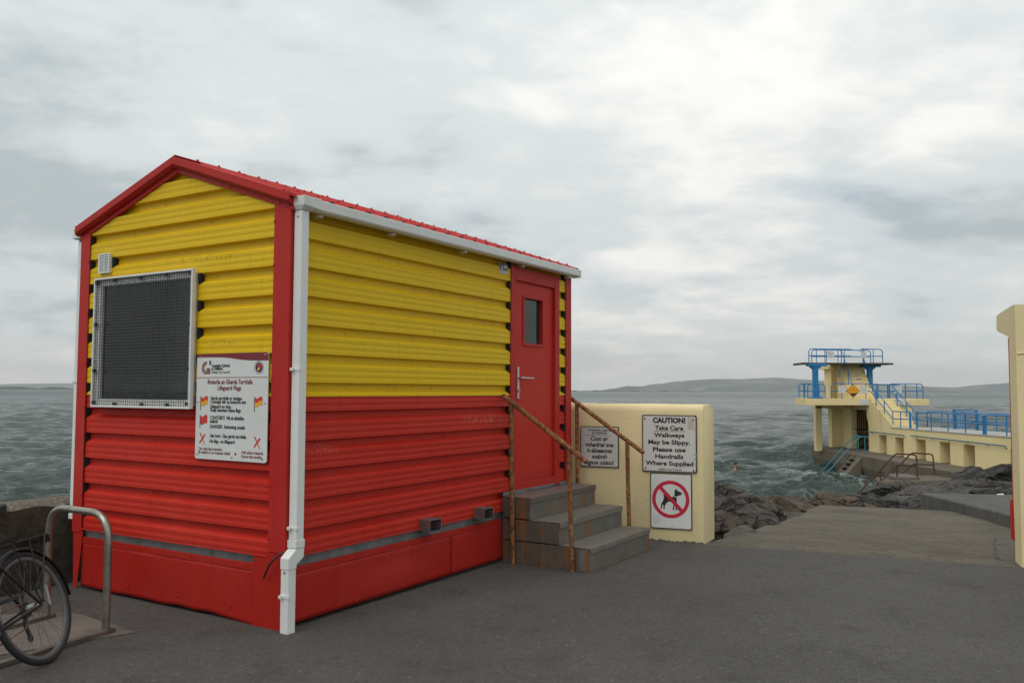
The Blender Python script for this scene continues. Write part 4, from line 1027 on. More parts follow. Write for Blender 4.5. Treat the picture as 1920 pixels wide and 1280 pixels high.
rsm = MB().disc((0, yf - .0003, 0), (0, -1, 0), .010, 12).mesh('rusted_screw', RUST); rsd = MB().dome((0, yf, 0), (0, -1, 0), .006).mesh('rusted_screw', RUST)
for u, v in ((.05, .93), (.94, .92), (.065, .065), (.94, .045)): inst('rusted_screw', rsd, B1, (u * w1, 0, v * h1), (0, 0, 0), (1.2, 1, 1.6))

B2 = board('no_dogs_sign', 'white no dogs sign with red prohibition ring below the caution sign', -.579, .140, .457, .605, SIGNW, .014, .010)
px = .457 / 375.
def zp(x, y): return ((x - 200) * px, (1145 - y) * px)
cx, cz = zp(385, 880)
mb = MB()
dog = [(445, 783), (428, 790), (420, 800), (420, 828), (416, 846), (440, 856), (446, 848), (466, 840), (480, 840), (474, 832), (487, 829), (489, 820), (472, 811), (452, 803), (441, 795)]
flat(mb, [zp(*p) for p in dog], yf); 
body = [(412, 851), (392, 862), (345, 857), (328, 840), (319, 838), (320, 852), (324, 862), (316, 895), (300, 922), (296, 955), (292, 967), (305, 967), (308, 938), (320, 925), (318, 945), (322, 955), (315, 969), (330, 969), (332, 940), (350, 912), (368, 900), (395, 904), (410, 912), (408, 945), (401, 973), (414, 973), (420, 940), (426, 918), (430, 945), (428, 974), (441, 974), (440, 905), (440, 868), (436, 861)]
flat(mb, [zp(*p) for p in body], yf); mb.build('dog_silhouette', INK, B2, kind='stuff')
mb = MB(); ring(mb, cx, cz, 136 * px, 168 * px, 0, 360, 60, yf - .0003)
a, b = zp(288, 772), zp(486, 982); d = (Vector((b[0] - a[0], b[1] - a[1]))).normalized(); nn = Vector((-d.y, d.x)) * 17 * px
flat(mb, [(a[0] + nn.x, a[1] + nn.y), (b[0] + nn.x, b[1] + nn.y), (b[0] - nn.x, b[1] - nn.y), (a[0] - nn.x, a[1] - nn.y)], yf - .0006); mb.build('prohibition_ring', CRIM, B2)
mb = MB(); q = zp(255, 1063); mb.disc((q[0], yf, q[1]), (0, -1, 0), 38 * px, 24); mb.build('pale_sticker', plain('pale_sticker', (.54, .57, .60), .5), B2)
mb = MB()
for p in ((383, 632), (398, 1117)): q = zp(*p); mb.dome((q[0], yf, q[1]), (0, -1, 0), .004)
mb.build('sign_screws', INK, B2, kind='stuff')

B3 = board('irish_dogs_sign', 'smaller black and white sign in Irish partly behind the rusted handrail', -1.384, .785, .448, .460, WORN, .012, .010)
w3, h3 = .448, .460; mb = MB()
put_text(mb, 'Comhairle Cathrach', w3 * .52, h3 * .885, .040, yf, bold=.0008, width=.66 * w3, align='CENTER', shear=.2); put_text(mb, 'na Gaillimhe', w3 * .50, h3 * .815, .040, yf, bold=.0008, width=.40 * w3, align='CENTER', shear=.2)
mb.box(w3 * .10, w3 * .84, yf - .0002, yf, h3 * .775, h3 * .783)
for s_, v, wd in (('Cosc ar', .655, .46), ('mhadraí sna', .505, .74), ('h-áiseanna', .36, .66), ('snámh', .215, .40), ('agus uisci', .07, .74)): put_text(mb, s_, w3 * .50, h3 * v, .066, yf, bold=.0022, width=wd * w3, align='CENTER', shear=.2)
mb.build('lettering', INK, B3, kind='stuff')

# ================================================================== right-hand gate building end
PB = thing('cream_shelter_end', 'tall cream rendered end wall of a shelter with overhanging roof slab at the right edge', 'wall', (4.852, 8.225, 0), -GA)
mb = MB(); sec = [(0, -.02), (.0, 2.495), (.10, 2.50), (1.06, 2.475), (1.06, 2.310), (.360, 2.205), (.345, 1.2), (.345, -.02)]
mb.prism([(0, y, z) for y, z in sec], (6., 0, 0)); bm = bmesh.new()
me = mb.mesh('shelter_wall', CREAM); bm.from_mesh(me)
bmesh.ops.subdivide_edges(bm, edges=[e for e in bm.edges], cuts=6, use_grid_fill=True)
for vv in bm.verts:
    w = vv.co * 3.; k = .006 * mn.noise(w) + .003 * mn.noise(w * 4); vv.co += Vector((k, k * .8, 0))
bm.to_mesh(me); bm.free(); inst('shelter_wall', me, PB)
mb = MB(); mb.tube([(.005 + .02 * i, -.006, 2.02 + .003 * i + .02 * mn.noise(Vector((i * .9, 1, 1)))) for i in range(30)], .006, 5); mb.build('render_crack', CREAM, PB)
RP_ = thing('red_post', 'thin red painted post with a red box base beside the cream shelter end', 'post', gw(0, 0) * 0 + Vector((4.852, 8.225, 0)) + gd * .40, -GA)
mb = MB(); mb.box(-.004, .05, -.050, -.015, .55, 2.20); mb.build('shaft', REDT, RP_, bevel=.004)
mb = MB(); mb.box(-.020, .06, -.055, .05, .19, .56); mb.prism([(-.020, -.055, .56), (.06, -.055, .56), (.06, .05, .56), (-.020, .05, .56)], (0, 0, .03)); mb.build('box_base', REDT, RP_, bevel=.008)

# ================================================================== old sea wall behind the bicycle
SWL = thing('old_sea_wall', 'dark weathered concrete sea wall with pale lichen top behind the bicycle', 'wall', hw(-8, 2.62), HR)
nl = 150; mb = MB(); tp = MB(); Ls = 11.8
def swp(x, y, z, k=1.): 
    w = Vector((x * 3.1, y * 3.1, z * 3.1)); return (x, y + k * (.025 * mn.noise(w) + .012 * mn.noise(w * 3)), z + k * (.016 * mn.noise(w * 1.7 + Vector((5, 5, 5))) + .010 * mn.noise(w * 5)))
fsec = [(.0, -.1)] + [(.012 * i, .66 * i / 7) for i in range(8)]
tsec = [(.084, .66), (.105, .672), (.16, .68), (.26, .688), (.38, .69), (.50, .685), (.58, .66), (.60, .60), (.62, -1.2)]
for sc, B in ((fsec, mb), (tsec, tp)):
    n = len(sc); v = [swp(Ls * i / nl, y, z) for i in range(nl + 1) for y, z in sc]
    B.add(v, [(i * n + j, (i + 1) * n + j, (i + 1) * n + j + 1, i * n + j + 1) for i in range(nl) for j in range(n - 1)])
mb.build('wall_face', SEAWM, SWL, smooth=True); tp.build('wall_top', LICH, SWL, smooth=True)
# the weathered wall is darker than its pale patches of old render
mb = MB()
for (x, z, rx, rz_) in ((6.25, .33, .13, .10), (6.45, .25, .07, .06), (6.05, .22, .05, .05), (5.2, .3, .1, .08)):
    P_ = []
    for k in range(18):
        a = 2 * math.pi * k / 18; r = 1 + .45 * mn.noise(Vector((math.cos(a) * 2, math.sin(a) * 2, x * 3)))
        P_.append(swp(x + rx * r * math.cos(a), .012 * (z * 10.6) * .6 - .022, z + rz_ * r * math.sin(a)))
    mb.add(P_, [tuple(range(18))])
mb.build('old_render_patch', LICH, SWL, kind='stuff')

# ================================================================== cycle stand: arch, floor rails and concrete pad
A1 = Vector((-2.733, 5.873, 0)); A2 = Vector((-3.336, 6.242, 0))
pad = [(-2.56, 5.92, .004), (-2.78, 5.70, .004), (-3.9, 4.85, .004), (-6.0, 3.3, .004), (-6.6, 4.4, .004), (-3.55, 6.42, .004), (-3.22, 6.42, .004)]
mb = MB(); jag = []
for a, b in zip(pad, pad[1:] + pad[:1]):
    for k in range(10):
        t = k / 10; p = Vector(a).lerp(Vector(b), t); jag.append((p.x + .03 * mn.noise(p * 6), p.y + .03 * mn.noise(p * 6 + Vector((3, 3, 3))), .004))
mb.add(jag, [tuple(range(len(jag)))]); struct(mb.build('concrete_pad', PADM))
RK = thing('cycle_stand', 'brushed steel hoop cycle stand beside the red gable of the hut', 'cycle stand', A1)
ad = (A2 - A1); ln = ad.length; au = ad.normalized(); railv = Vector((-.42, -.905, 0)).normalized()
rd = (Vector((-3.03, 5.178, 0)) - A1).normalized()
mb = MB(); mb.tube(bend([(0, 0, .0), (0, 0, .80), tuple(au * ln + Vector((0, 0, .80))), tuple(au * ln)], .20, 10), .0255, 16); mb.build('hoop', RACKM, RK, smooth=True)
for base in (Vector((0, 0, 0)), au * ln):
    s_ = rd.cross(Vector((0, 0, 1))); a = base + rd * -.06; b = base + rd * 4.2; w = s_ * .028
    mb = MB(); mb.add([a - w, a + w, b + w, b - w] + [p + Vector((0, 0, .032)) for p in (a - w, a + w, b + w, b - w)], [(0, 1, 2, 3), (4, 7, 6, 5), (0, 4, 5, 1), (1, 5, 6, 2), (2, 6, 7, 3), (3, 7, 4, 0)])
    mb.build('floor_rail', plain('floor_rail_steel', (.14, .115, .09), .6, .4, var=.35), RK, bevel=.004)
for k in (1, 2, 3):
    off = rd * (1.0 * k + .35)
    mb = MB(); mb.tube([p + off for p in bend([(0, 0, .0), (0, 0, .80), tuple(au * ln + Vector((0, 0, .80))), tuple(au * ln)], .20, 10)], .0255, 16); mb.build('hoop', RACKM, RK, smooth=True)

# ================================================================== bicycle by the stand
BK = thing('bicycle', 'black city bicycle with rear carrier leaning at the left edge', 'bicycle', (-2.775, 5.25, .004), R(266))
BK.rotation_euler = (R(20), 0, R(266))
WR = .345
def wheel(x, rear):
    w = bpy.data.objects.new('wheel', None); COL.objects.link(w); w.parent = BK; w.location = (x, 0, WR)
    N = 64
    mb = MB(); mb.tube([(math.cos(2 * math.pi * k / N) * (WR - .019), 0, math.sin(2 * math.pi * k / N) * (WR - .019)) for k in range(N)], .019, 10, close=True); mb.build('tyre', RUB, w, smooth=True)
    mb = MB(); prof = [(WR - .030, .011), (WR - .052, .009), (WR - .056, 0), (WR - .052, -.009), (WR - .030, -.011)]
    v = [(math.cos(2 * math.pi * k / N) * r, y, math.sin(2 * math.pi * k / N) * r) for k in range(N) for r, y in prof]; n = len(prof)
    mb.add(v, [(k * n + j, ((k + 1) % N) * n + j, ((k + 1) % N) * n + (j + 1) % n, k * n + (j + 1) % n) for k in range(N) for j in range(n)]); mb.build('rim', ALUM, w, smooth=True)
    mb = MB(); mb.tube([(0, -.055, 0), (0, -.03, 0), (0, -.028, 0), (0, .028, 0), (0, .03, 0), (0, .055, 0)], [.008, .010, .026, .026, .010, .008], 12); mb.build('hub', CHROME, w, smooth=True)
    mb = MB()
    for k in range(32):
        a = 2 * math.pi * k / 32; b = a + (.55 if (k // 2) % 2 else -.55); y = .026 if k % 2 else -.026
        mb.tube([(math.cos(b) * .024, y, math.sin(b) * .024), (math.cos(a) * (WR - .052), y * .12, math.sin(a) * (WR - .052))], .0011, 4, cap=False)
    mb.build('spokes', ALUM, w, kind='stuff')
    mb = MB(); a0, a1 = (R(-5), R(165)) if rear else (R(20), R(150)); M = 26; v = []
    for k in range(M + 1):
        a = a0 + (a1 - a0) * k / M if not rear else R(182) - (R(182) - R(5)) * k / M
        for y, dr in ((-.026, .008), (-.018, .020), (0, .025), (.018, .020), (.026, .008)): v.append((math.cos(a) * (WR + dr), y, math.sin(a) * (WR + dr)))
    mb.add(v, [(k * 5 + j, (k + 1) * 5 + j, (k + 1) * 5 + j + 1, k * 5 + j + 1) for k in range(M) for j in range(4)]); o = mb.build('mudguard', BLKM, w, smooth=True)
    return w
wheel(0, True); wheel(1.06, False)
BB = (.44, 0, .285); ST_T = (.285, 0, .80); HT = (.93, 0, .86); HB = (.965, 0, .73); RA = (0, 0, WR); FA = (1.06, 0, WR)
def btube(name, pts, r, mat=BLKM, par=BK, n=10):
    mb = MB(); mb.tube(pts, r, n); return mb.build(name, mat, par, smooth=True)
FR = btube('frame', [BB, (.36, 0, .54), ST_T], .0155)
btube('down_tube', [BB, HB], .018, BLKM, FR); btube('top_tube', [(.30, 0, .735), HT], .015, BLKM, FR); btube('head_tube', [HT, HB], .019, BLKM, FR)
for y in (-.06, .06):
    btube('chain_stay', [(.42, y * .45, .285), (.0, y, WR)], .009, BLKM, FR); btube('seat_stay', [(.295, y * .35, .74), (.0, y, WR)], .008, BLKM, FR)
    btube('fork_blade', [(.97, y * .5, .70), (1.0, y * .8, .58), (1.06, y * .8, WR)], .011, BLKM, FR)
btube('seat_post', [ST_T, (.255, 0, .93)], .0135, CHROME)
mb = MB(); sec = []
for k in range(15):
    t = k / 14; x = .08 + .28 * t; hwid = .085 * (1 - t) ** .7 + .022; z = .965 + .012 * math.cos(t * 5)
    if k == 0: hwid *= .75
    sec.append([(x, hwid * c, z + .022 * sn - (.03 if sn < 0 else 0) * (1 - t * .5)) for c, sn in ((math.cos(2 * math.pi * j / 12), math.sin(2 * math.pi * j / 12)) for j in range(12))])
v = [p for r_ in sec for p in r_]; mb.add(v, [(k * 12 + j, k * 12 + (j + 1) % 12, (k + 1) * 12 + (j + 1) % 12, (k + 1) * 12 + j) for k in range(14) for j in range(12)] + [tuple(range(12))[::-1], tuple(14 * 12 + j for j in range(12))])
mb.build('saddle', RUB, BK, smooth=True)
# carrier
CR = btube('carrier', bend([(.24, -.05, .742), (-.27, -.055, .748), (-.29, .0, .748), (-.27, .055, .748), (.24, .05, .742)], .03), .0055)
for y in (-.025, 0, .025): btube('carrier_bar', [(.20, y, .744), (-.28, y, .748)], .004, BLKM, CR)
for y in (-.06, .06):
    btube('carrier_strut', [(-.02, y * 1.1, WR + .01), (-.06, y * 1.05, .745)], .005, BLKM, CR); btube('carrier_strut', [(.0, y * 1.1, WR + .01), (-.22, y, .745)], .005, BLKM, CR); btube('carrier_strut', [(.0, y * 1.1, WR + .01), (.10, y, .744)], .005, BLKM, CR)
mb = MB(); mb.box(-.30, -.10, -.06, -.045, .715, .742); mb.box(-.31, -.295, -.035, .035, .70, .745); mb.build('carrier_plate', BLKM, CR, bevel=.003)
MB().box(-.322, -.310, -.025, .025, .705, .735).build('rear_reflector', REDP, CR, bevel=.003)
mb = MB()
for k in range(3):
    mb.tube([(.10 - .03 * k + .05 * math.cos(a), .02 + .045 * math.sin(a), .765 + .012 * k + .015 * math.sin(a * 2)) for a in [2 * math.pi * j / 20 for j in range(20)]], .005, 6, close=True)
mb.build('coiled_lock', RUB, BK, smooth=True)
# drive
CRK = btube('crank', [(BB[0], -.075, BB[2]), (BB[0] + .06, -.08, BB[2] - .155)], .010, CHROME); btube('crank_arm', [(BB[0], .07, BB[2]), (BB[0] - .06, .085, BB[2] + .155)], .010, CHROME, CRK); btube('crank_axle', [(BB[0], -.08, BB[2]), (BB[0], .08, BB[2])], .012, CHROME, CRK)
for s_ in (1, -1): MB().box(BB[0] + s_ * .06 - .045, BB[0] + s_ * .06 + .045, (-.18 if s_ > 0 else .09), (-.09 if s_ > 0 else .18), BB[2] - s_ * .155 - .012, BB[2] - s_ * .155 + .012).build('pedal', RUB, CRK, bevel=.004)
mb = MB(); N = 40; mb.tube([(BB[0] + math.cos(2 * math.pi * k / N) * .088, -.045, BB[2] + math.sin(2 * math.pi * k / N) * .088) for k in range(N)], .005, 6, close=True); mb.build('chainring', BLKM, CRK, smooth=True)
mb = MB(); mb.tube([(BB[0], -.045, BB[2] + .088), (0, -.045, WR + .045)], .004, 5); mb.tube([(BB[0], -.045, BB[2] - .088), (.02, -.045, WR - .10)], .004, 5); mb.build('chain', RUST, CRK)
mb = MB(); mb.tube([(-.0, -.042, WR), (.0, -.048, WR)], .05, 18); mb.build('sprockets', DRUST, BK)
mb = MB(); mb.tube([(.01, -.055, WR - .03), (.03, -.055, WR - .09), (.015, -.055, WR - .16)], .012, 8); mb.sphere((.02, -.055, WR - .165), (.026, .006, .026), 12, 6); mb.build('derailleur', BLKM, BK, smooth=True)
mb = MB(); mb.tube([(-.11, .045, WR + .10), (-.085, .052, WR - .02)], .013, 8); mb.build('pump', CHROME, BK, smooth=True)
# bars
mb = MB(); mb.tube([HT, (.905, 0, 1.0)], .012, 10); mb.build('stem', CHROME, BK, smooth=True)
mb = MB(); mb.tube(bend([(.78, -.30, 1.03), (.90, -.24, 1.04), (.94, 0, 1.01), (.90, .24, 1.04), (.78, .30, 1.03)], .08), .012, 10); HB_ = mb.build('handlebar', BLKM, BK, smooth=True)
for y in (-1, 1): btube('grip', [(.86, y * .262, 1.037), (.77, y * .305, 1.03)], .017, RUB, HB_)

# ================================================================== rocks
def rock(c, r, seed, mat, label, rot=0., tilt=0., sub=4, rug=.30, group=None, flat_top=0.):
    bm = bmesh.new(); bmesh.ops.create_icosphere(bm, subdivisions=sub, radius=1.0); off = Vector((seed * 3.17, seed * 1.31, seed * 7.7))
    for v in bm.verts:
        p = v.co.copy(); d = p.normalized()
        k = 1 + rug * (mn.ridged_multi_fractal(d * 1.1 + off, .9, 2.0, 4, 1., 2.) * .35 - .45) + .16 * mn.noise(d * 2.3 + off * 1.3)
        w_ = Vector((p.x * r[0], p.y * r[1], p.z * r[2] * 2.2)) + off; k += (.10 * mn.fractal(w_ * 2.2, .8, 2.1, 5) + .11 * (mn.ridged_multi_fractal(w_ * 1.6, 1.0, 2.1, 4, 1., 2.) - 1.)) * rug * 1.6
        vd = mn.voronoi(w_ * 1.15 + Vector((.3 * mn.noise(w_ * 2), .3 * mn.noise(w_ * 2 + off), 0)))[0]
        k -= .16 * max(0., 1 - (vd[1] - vd[0]) / .16) * (rug * 2.2)
        q = d * k
        # cleave along a few planes for blocky joints
        for j in range(5):
            nrm = Vector((math.sin(seed * 9.1 + j * 2.3), math.cos(seed * 5.3 + j * 1.7), .55 * math.sin(seed + j * 1.1) + .25)).normalized(); h = .74 + .14 * math.sin(seed * 2.2 + j * 3.)
            e_ = q.dot(nrm) - h
            if e_ > 0: q -= nrm * e_ * .85
        if flat_top and q.z > flat_top: q.z = flat_top + (q.z - flat_top) * .2
        v.co = Vector((q.x * r[0], q.y * r[1], q.z * r[2]))
    me = bpy.data.meshes.new('rock'); bm.to_mesh(me); bm.free(); me.materials.append(mat)
    o = bpy.data.objects.new('rock', me); COL.objects.link(o); o.location = c; o.rotation_euler = (tilt, 0, rot)
    return tag(o, label, 'rock', group or 'rocks along the foreshore')
rock((3.0, 12.55, -.52), (1.0, 1.15, .60), 1.0, ROCK, 'reddish brown rock right beside the end of the cream gate wall', .4, sub=5)
rock((3.45, 15.0, -.74), (1.05, 2.0, .82), 2.3, ROCK, 'large rounded brown outcrop rising behind the cream gate wall', .25, sub=5)
rock((4.25, 17.4, -1.0), (.95, 1.8, .72), 3.1, ROCKD, 'blackened jagged rock ridge at the seaward side of the brown outcrop', .1, sub=5, rug=.5)
rock((4.05, 14.3, -.76), (.55, 1.2, .52), 4.6, ROCKD, 'cleft dark brown rock at the left edge of the ramp', -.35, sub=5, rug=.45)
rock((2.95, 10.95, -.30), (.24, .42, .24), 5.2, KERBM, 'small dark block at the lower left corner of the ramp', .2)
rock((5.0, 17.6, -1.02), (.75, 1.5, .42), 6.7, SHORE, 'low grey rock shelf beyond the left edge of the ramp', .3, flat_top=.5)
rock((6.1, 18.7, -1.0), (.75, .8, .40), 7.9, ROCKO, 'ochre stained boulder at the far left corner of the ramp', .5, sub=5, rug=.45)
rock((7.2, 19.4, -1.06), (1.0, .8, .42), 8.4, ROCKO, 'orange brown boulder at the middle of the far ramp edge', -.2, sub=5, rug=.5)
rock((8.5, 20.2, -1.20), (.9, .8, .42), 9.3, ROCKD, 'brown boulder just short of the raised slab corner', .1, sub=5, rug=.5)
rock((6.9, 21.4, -1.36), (1.3, .8, .42), 10.2, ROCKO, 'long low ochre rock along the edge of the water', .35, sub=5, rug=.5)
rock((8.6, 22.4, -1.42), (1.1, .7, .42), 22.2, ROCK, 'brown rock between the ochre rock and the dark flat topped block', .1, sub=5, rug=.5)
rock((10.4, 25.0, -1.72), (1.35, .8, .46), 11.5, ROCKD, 'dark flat topped block jutting out below the rusty handrail', .05, flat_top=.35, sub=5, rug=.4)
rock((11.0, 22.8, -1.42), (1.7, .7, .36), 12.6, KERBM, 'long grey slab of rock in front of the dark block', .0, flat_top=.4, sub=5)
rock((9.7, 20.6, -1.22), (1.0, .7, .32), 13.1, ROCKD, 'wet dark rock touching the corner of the raised slab', .2, sub=5, rug=.5)
rock((13.6, 27.4, -1.86), (2.0, .7, .34), 14.7, ROCK, 'long brown ledge running right below the concrete apron', .06, sub=5, rug=.5)
rock((16.6, 30.0, -1.98), (1.9, .9, .50), 15.4, ROCKD, 'black rugged ledge below the boulder at right', .15, sub=5, rug=.55)
rock((18.6, 34.3, -1.98), (1.25, 1.0, .66), 16.8, ROCKD, 'big black boulder against the cream walkway wall', .2, sub=5, rug=.4)
rock((20.0, 34.8, -1.80), (1.5, 1.0, .60), 17.7, ROCKD, 'second black boulder half hidden by the red post', -.1, sub=5, rug=.4)
rock((17.4, 32.2, -2.02), (1.8, .8, .44), 18.9, SHORE, 'smooth grey rock hump below the black boulder', .3, sub=5)
rock((15.0, 33.0, -2.20), (1.5, .9, .40), 19.6, SHORE, 'rounded brown rock beside the foot of the rusty handrail', .1, sub=5, rug=.4)
rock((12.6, 24.8, -1.62), (1.3, .6, .30), 20.4, ROCK, 'brown hump of rock beyond the raised slab', .25, sub=5, rug=.5)
rock((14.8, 26.2, -1.66), (1.5, .6, .36), 21.8, ROCKD, 'dark broken rock along the right of the raised slab', .1, sub=5, rug=.55)
# a scrap of litter on the rocks
mb = MB(); mb.prism([(0, 0, 0), (.20, .03, .01), (.22, .10, .05), (.05, .09, .04)], (.01, .05, .03)); o = mb.build('litter', SIGNW); o.location = (12.4, 22.0, -1.02); tag(o, 'scrap of white and orange litter on the dark rocks at right', 'litter')
mb = MB(); mb.prism([(.08, -.006, .01), (.16, .010, .012), (.16, .012, .05), (.10, -.002, .045)], (.0, .01, .0)); c_ = mb.build('orange_wrapper', ORNG, o)

# ================================================================== diving tower and its walkway (drawn in world metres)
TB = Vector((20.4, 49.0, SEAZ))
TW = thing('diving_tower', 'cream concrete diving tower with blue railings standing in the sea', 'diving tower', TB)
def tb(mb, name, mat=CREAMT, parent=None, bevel=.02, smooth=False, kind=None): return mb.build(name, mat, parent or TW, smooth=smooth, bevel=bevel, off=TB, kind=kind)
XL = 20.4
WZ0, WZ1 = -.29, -.17                                # walkway height at the tower and at the shore
def wz(y): return WZ0 + (WZ1 - WZ0) * max(0, min(1, (46.2 - y) / 14.))
# walkway wall with niches: left face cut by recesses
def wall_face(y0, y1, zlow, ztop, holes, depth, name, x=XL):
    """face at x looking towards -x, holes = (ya, yb, za, zb) with recess depth"""
    mb = MB(); yb = sorted({y0, y1} | {h[0] for h in holes} | {h[1] for h in holes})
    for a, b in zip(yb, yb[1:]):
        hs = [h for h in holes if h[0] <= a + 1e-6 and h[1] >= b - 1e-6]
        za, zb = (zlow(a), zlow(b)) if callable(zlow) else (zlow, zlow); ta, tb_ = (ztop(a), ztop(b)) if callable(ztop) else (ztop, ztop)
        if hs:
            h = hs[0]; mb.quad((x, a, h[3]), (x, b, h[3]), (x, b, tb_), (x, a, ta))
            if h[2] > za + .01: mb.quad((x, a, za), (x, b, zb), (x, b, h[2]), (x, a, h[2]))
            X = x + depth
            mb.quad((x, a, h[2]), (x, a, h[3]), (X, a, h[3]), (X, a, h[2])); mb.quad((x, b, h[2]), (X, b, h[2]), (X, b, h[3]), (x, b, h[3]))
            mb.quad((X, a, h[2]), (X, a, h[3]), (X, b, h[3]), (X, b, h[2])); mb.quad((x, a, h[3]), (x, b, h[3]), (X, b, h[3]), (X, a, h[3])); mb.quad((x, a, h[2]), (X, a, h[2]), (X, b, h[2]), (x, b, h[2]))
        else: mb.quad((x, a, za), (x, b, zb), (x, b, tb_), (x, a, ta))
    return mb
XR = 22.9
niches = [(46.77, 47.73, -1.78, -.725), (44.74, 45.73, -1.76, -.745), (42.36, 43.37, -1.75, -.715), (40.02, 40.99, -1.74, -.70), (37.87, 38.84, -1.72, -.69), (34.3, 35.2, -1.6, -.69)]
mb = wall_face(30., 49.1, -2.2, wz, niches, .75, 'walkway_wall')
mb.quad((XR, 30, -3.2), (XR, 49.1, -3.2), (XR, 49.1, wz(49.1)), (XR, 30, wz(30))); mb.quad((XL, 30, -3.2), (XL, 30, wz(30)), (XR, 30, wz(30)), (XR, 30, -3.2))
tb(mb, 'walkway_wall', bevel=0)
mb = MB(); mb.prism([(XL - .03, 30, wz(30) + .0), (XL - .03, 46.2, wz(46.2)), (XL - .03, 46.2, wz(46.2) + .05), (XL - .03, 30, wz(30) + .05)], (XR - XL + .06, 0, 0)); tb(mb, 'walkway_deck', plain('walkway_paving', (.36, .35, .325), .85, var=.15, scale=1.2), bevel=.01)
# tower body below the middle deck
MB_ = MB(); MB_.box(XL, XL + .34, 51.6, 53.0, -1.9, .90); tb(MB_, 'door_pier')
mb = MB(); mb.box(XL - .002, XL + .30, 49.1, 51.6, .60, .90); tb(mb, 'door_lintel', bevel=0)
mb = MB(); mb.prism([(XL - .001, 49.1, .60), (XL - .001, 49.35, .60), (XL - .001, 49.30, .15), (XL - .001, 49.1, -.10)], (.30, 0, 0)); tb(mb, 'door_haunch', bevel=0)
MB_ = MB(); MB_.box(XL + .342, XR, 52.8, 53.0, -1.9, .88); tb(MB_, 'stair_core', bevel=0)
MB_ = MB(); MB_.box(XL + 1.35, XR - .002, 49.1, 52.79, -1.9, .88); tb(MB_, 'stair_core', bevel=0)
# barred gate in the opening
GATE = bpy.data.objects.new('barred_gate', None); COL.objects.link(GATE); GATE.parent = TW; GATE.location = Vector((XL + .33, 51.55, -1.75)) - TB
gbm = MB().tube([(0, 0, .12), (0, 0, 2.28)], .014, 6).mesh('gate_bar', BLKM)
for k in range(9): inst('gate_bar', gbm, GATE, (.04 + k * .115, 0, 0))
for z in (.12, .52, .82, 1.15, 2.28): MB().box(.0, 1.0, -.02, .02, z - .025, z + .025).build('gate_rail', BLKM, GATE)
MB().box(-.16, .02, -.05, .03, 1.12, 1.18).build('gate_latch', BLUE, GATE)
# pillars under the left wing
MB_ = MB(); MB_.box(18.24, 18.62, 51.5, 51.86, -1.9, .78); tb(MB_, 'pillar')
MB_ = MB(); MB_.box(19.72, 20.42, 52.9, 53.5, -1.9, .78); tb(MB_, 'pillar')
MB_ = MB(); MB_.box(18.20, XL - .003, 51.5, 51.9, .64, .90); tb(MB_, 'edge_beam')
# tidal plinth and apron path
mb = MB(); P_ = [(18.6, 35.5), (18.6, 53.2), (19.6, 54.8), (23.4, 54.8), (23.4, 35.5)]
n = len(P_); zt = -1.75
ztf = lambda y: -1.75 + .06 * max(0, (41 - y) / 5)
up = [(x, y, ztf(y)) for x, y in P_]; md = [(x, y, -2.35) for x, y in P_]; lo = [(x + (.0 if y < 50 else .35 * (1 if x < 20 else 0)), y - (.25 if y > 54 else 0), -3.6) for x, y in P_]
mb.add(up + md + lo, [tuple(range(n))] + [(i, (i + 1) % n, n + (i + 1) % n, n + i) for i in range(n)] + [(n + i, n + (i + 1) % n, 2 * n + (i + 1) % n, 2 * n + i) for i in range(n)]); tb(mb, 'tidal_plinth', PLINTH, bevel=.05)
# steps down into the water between two sloping stringers
for yy in (46.15, 46.95):
    mb = MB(); mb.prism([(18.72, yy, -1.70), (17.45, yy, -3.15), (17.75, yy, -3.15), (18.72, yy, -2.05)], (0, .12, 0)); tb(mb, 'stair_stringer', PADM, bevel=.01)
mb = MB(); mb.prism([(18.60, 45.7, -1.80), (17.75, 45.7, -2.75), (17.75, 45.7, -3.4), (18.60, 45.7, -3.4)], (0, .42, 0)); tb(mb, 'stair_flank', PLINTH, bevel=.02)
sm = MB().box(-.13, .13, -.34, .34, -.05, .0).mesh('sea_step', PADM)
for k in range(6): inst('sea_step', sm, TW, Vector((18.50 - k * .20, 46.6, -1.92 - k * .225)) - TB)
# middle deck with two wings
MD0, MD1 = .885, 1.25
MB_ = MB(); MB_.box(18.20, 21.70, 49.0, 54.9, MD0, MD1); tb(MB_, 'middle_deck', bevel=0)
MB_ = MB(); MB_.box(16.82, 18.203, 48.998, 50.85, MD0 - .001, MD1 + .001); tb(MB_, 'deck_wing', bevel=0)
MB_ = MB(); MB_.box(21.703, 23.86, 49.0, 52.5, MD0, MD1); tb(MB_, 'deck_wing', bevel=.015)
MB_ = MB(); MB_.box(21.75, 22.75, 50.2, 52.0, -1.8, MD0 - .002); tb(MB_, 'wing_pier')
# main stair from the walkway to the middle deck
NSs = 8
for k in range(NSs):
    y0 = 46.0 + k * .375; zt_ = -.29 + (k + 1) * (1.25 + .29) / (NSs + 0) - .0
    if k == NSs - 1: zt_ = 1.245
    mb = MB(); mb.box(XL + .004, 21.70, y0, y0 + .372 + (.02 if k < NSs - 1 else .0), -.3, zt_ - .001 * k); tb(mb, 'stair_step', bevel=.012)
mb = MB(); mb.prism([(XL, 45.98, -.31), (XL, 49.0, -.31), (XL, 49.0, 1.235), (XL, 48.65, 1.235)] if False else [(XL - .001, 45.96, -.31), (XL - .001, 49.1, -.31), (XL - .001, 49.1, .90), (XL - .001, 48.99, 1.2), (XL - .001, 48.6, 1.06), (XL - .001, 46.0, -.16)], (.06, 0, 0)); tb(mb, 'stair_side_wall', bevel=0)
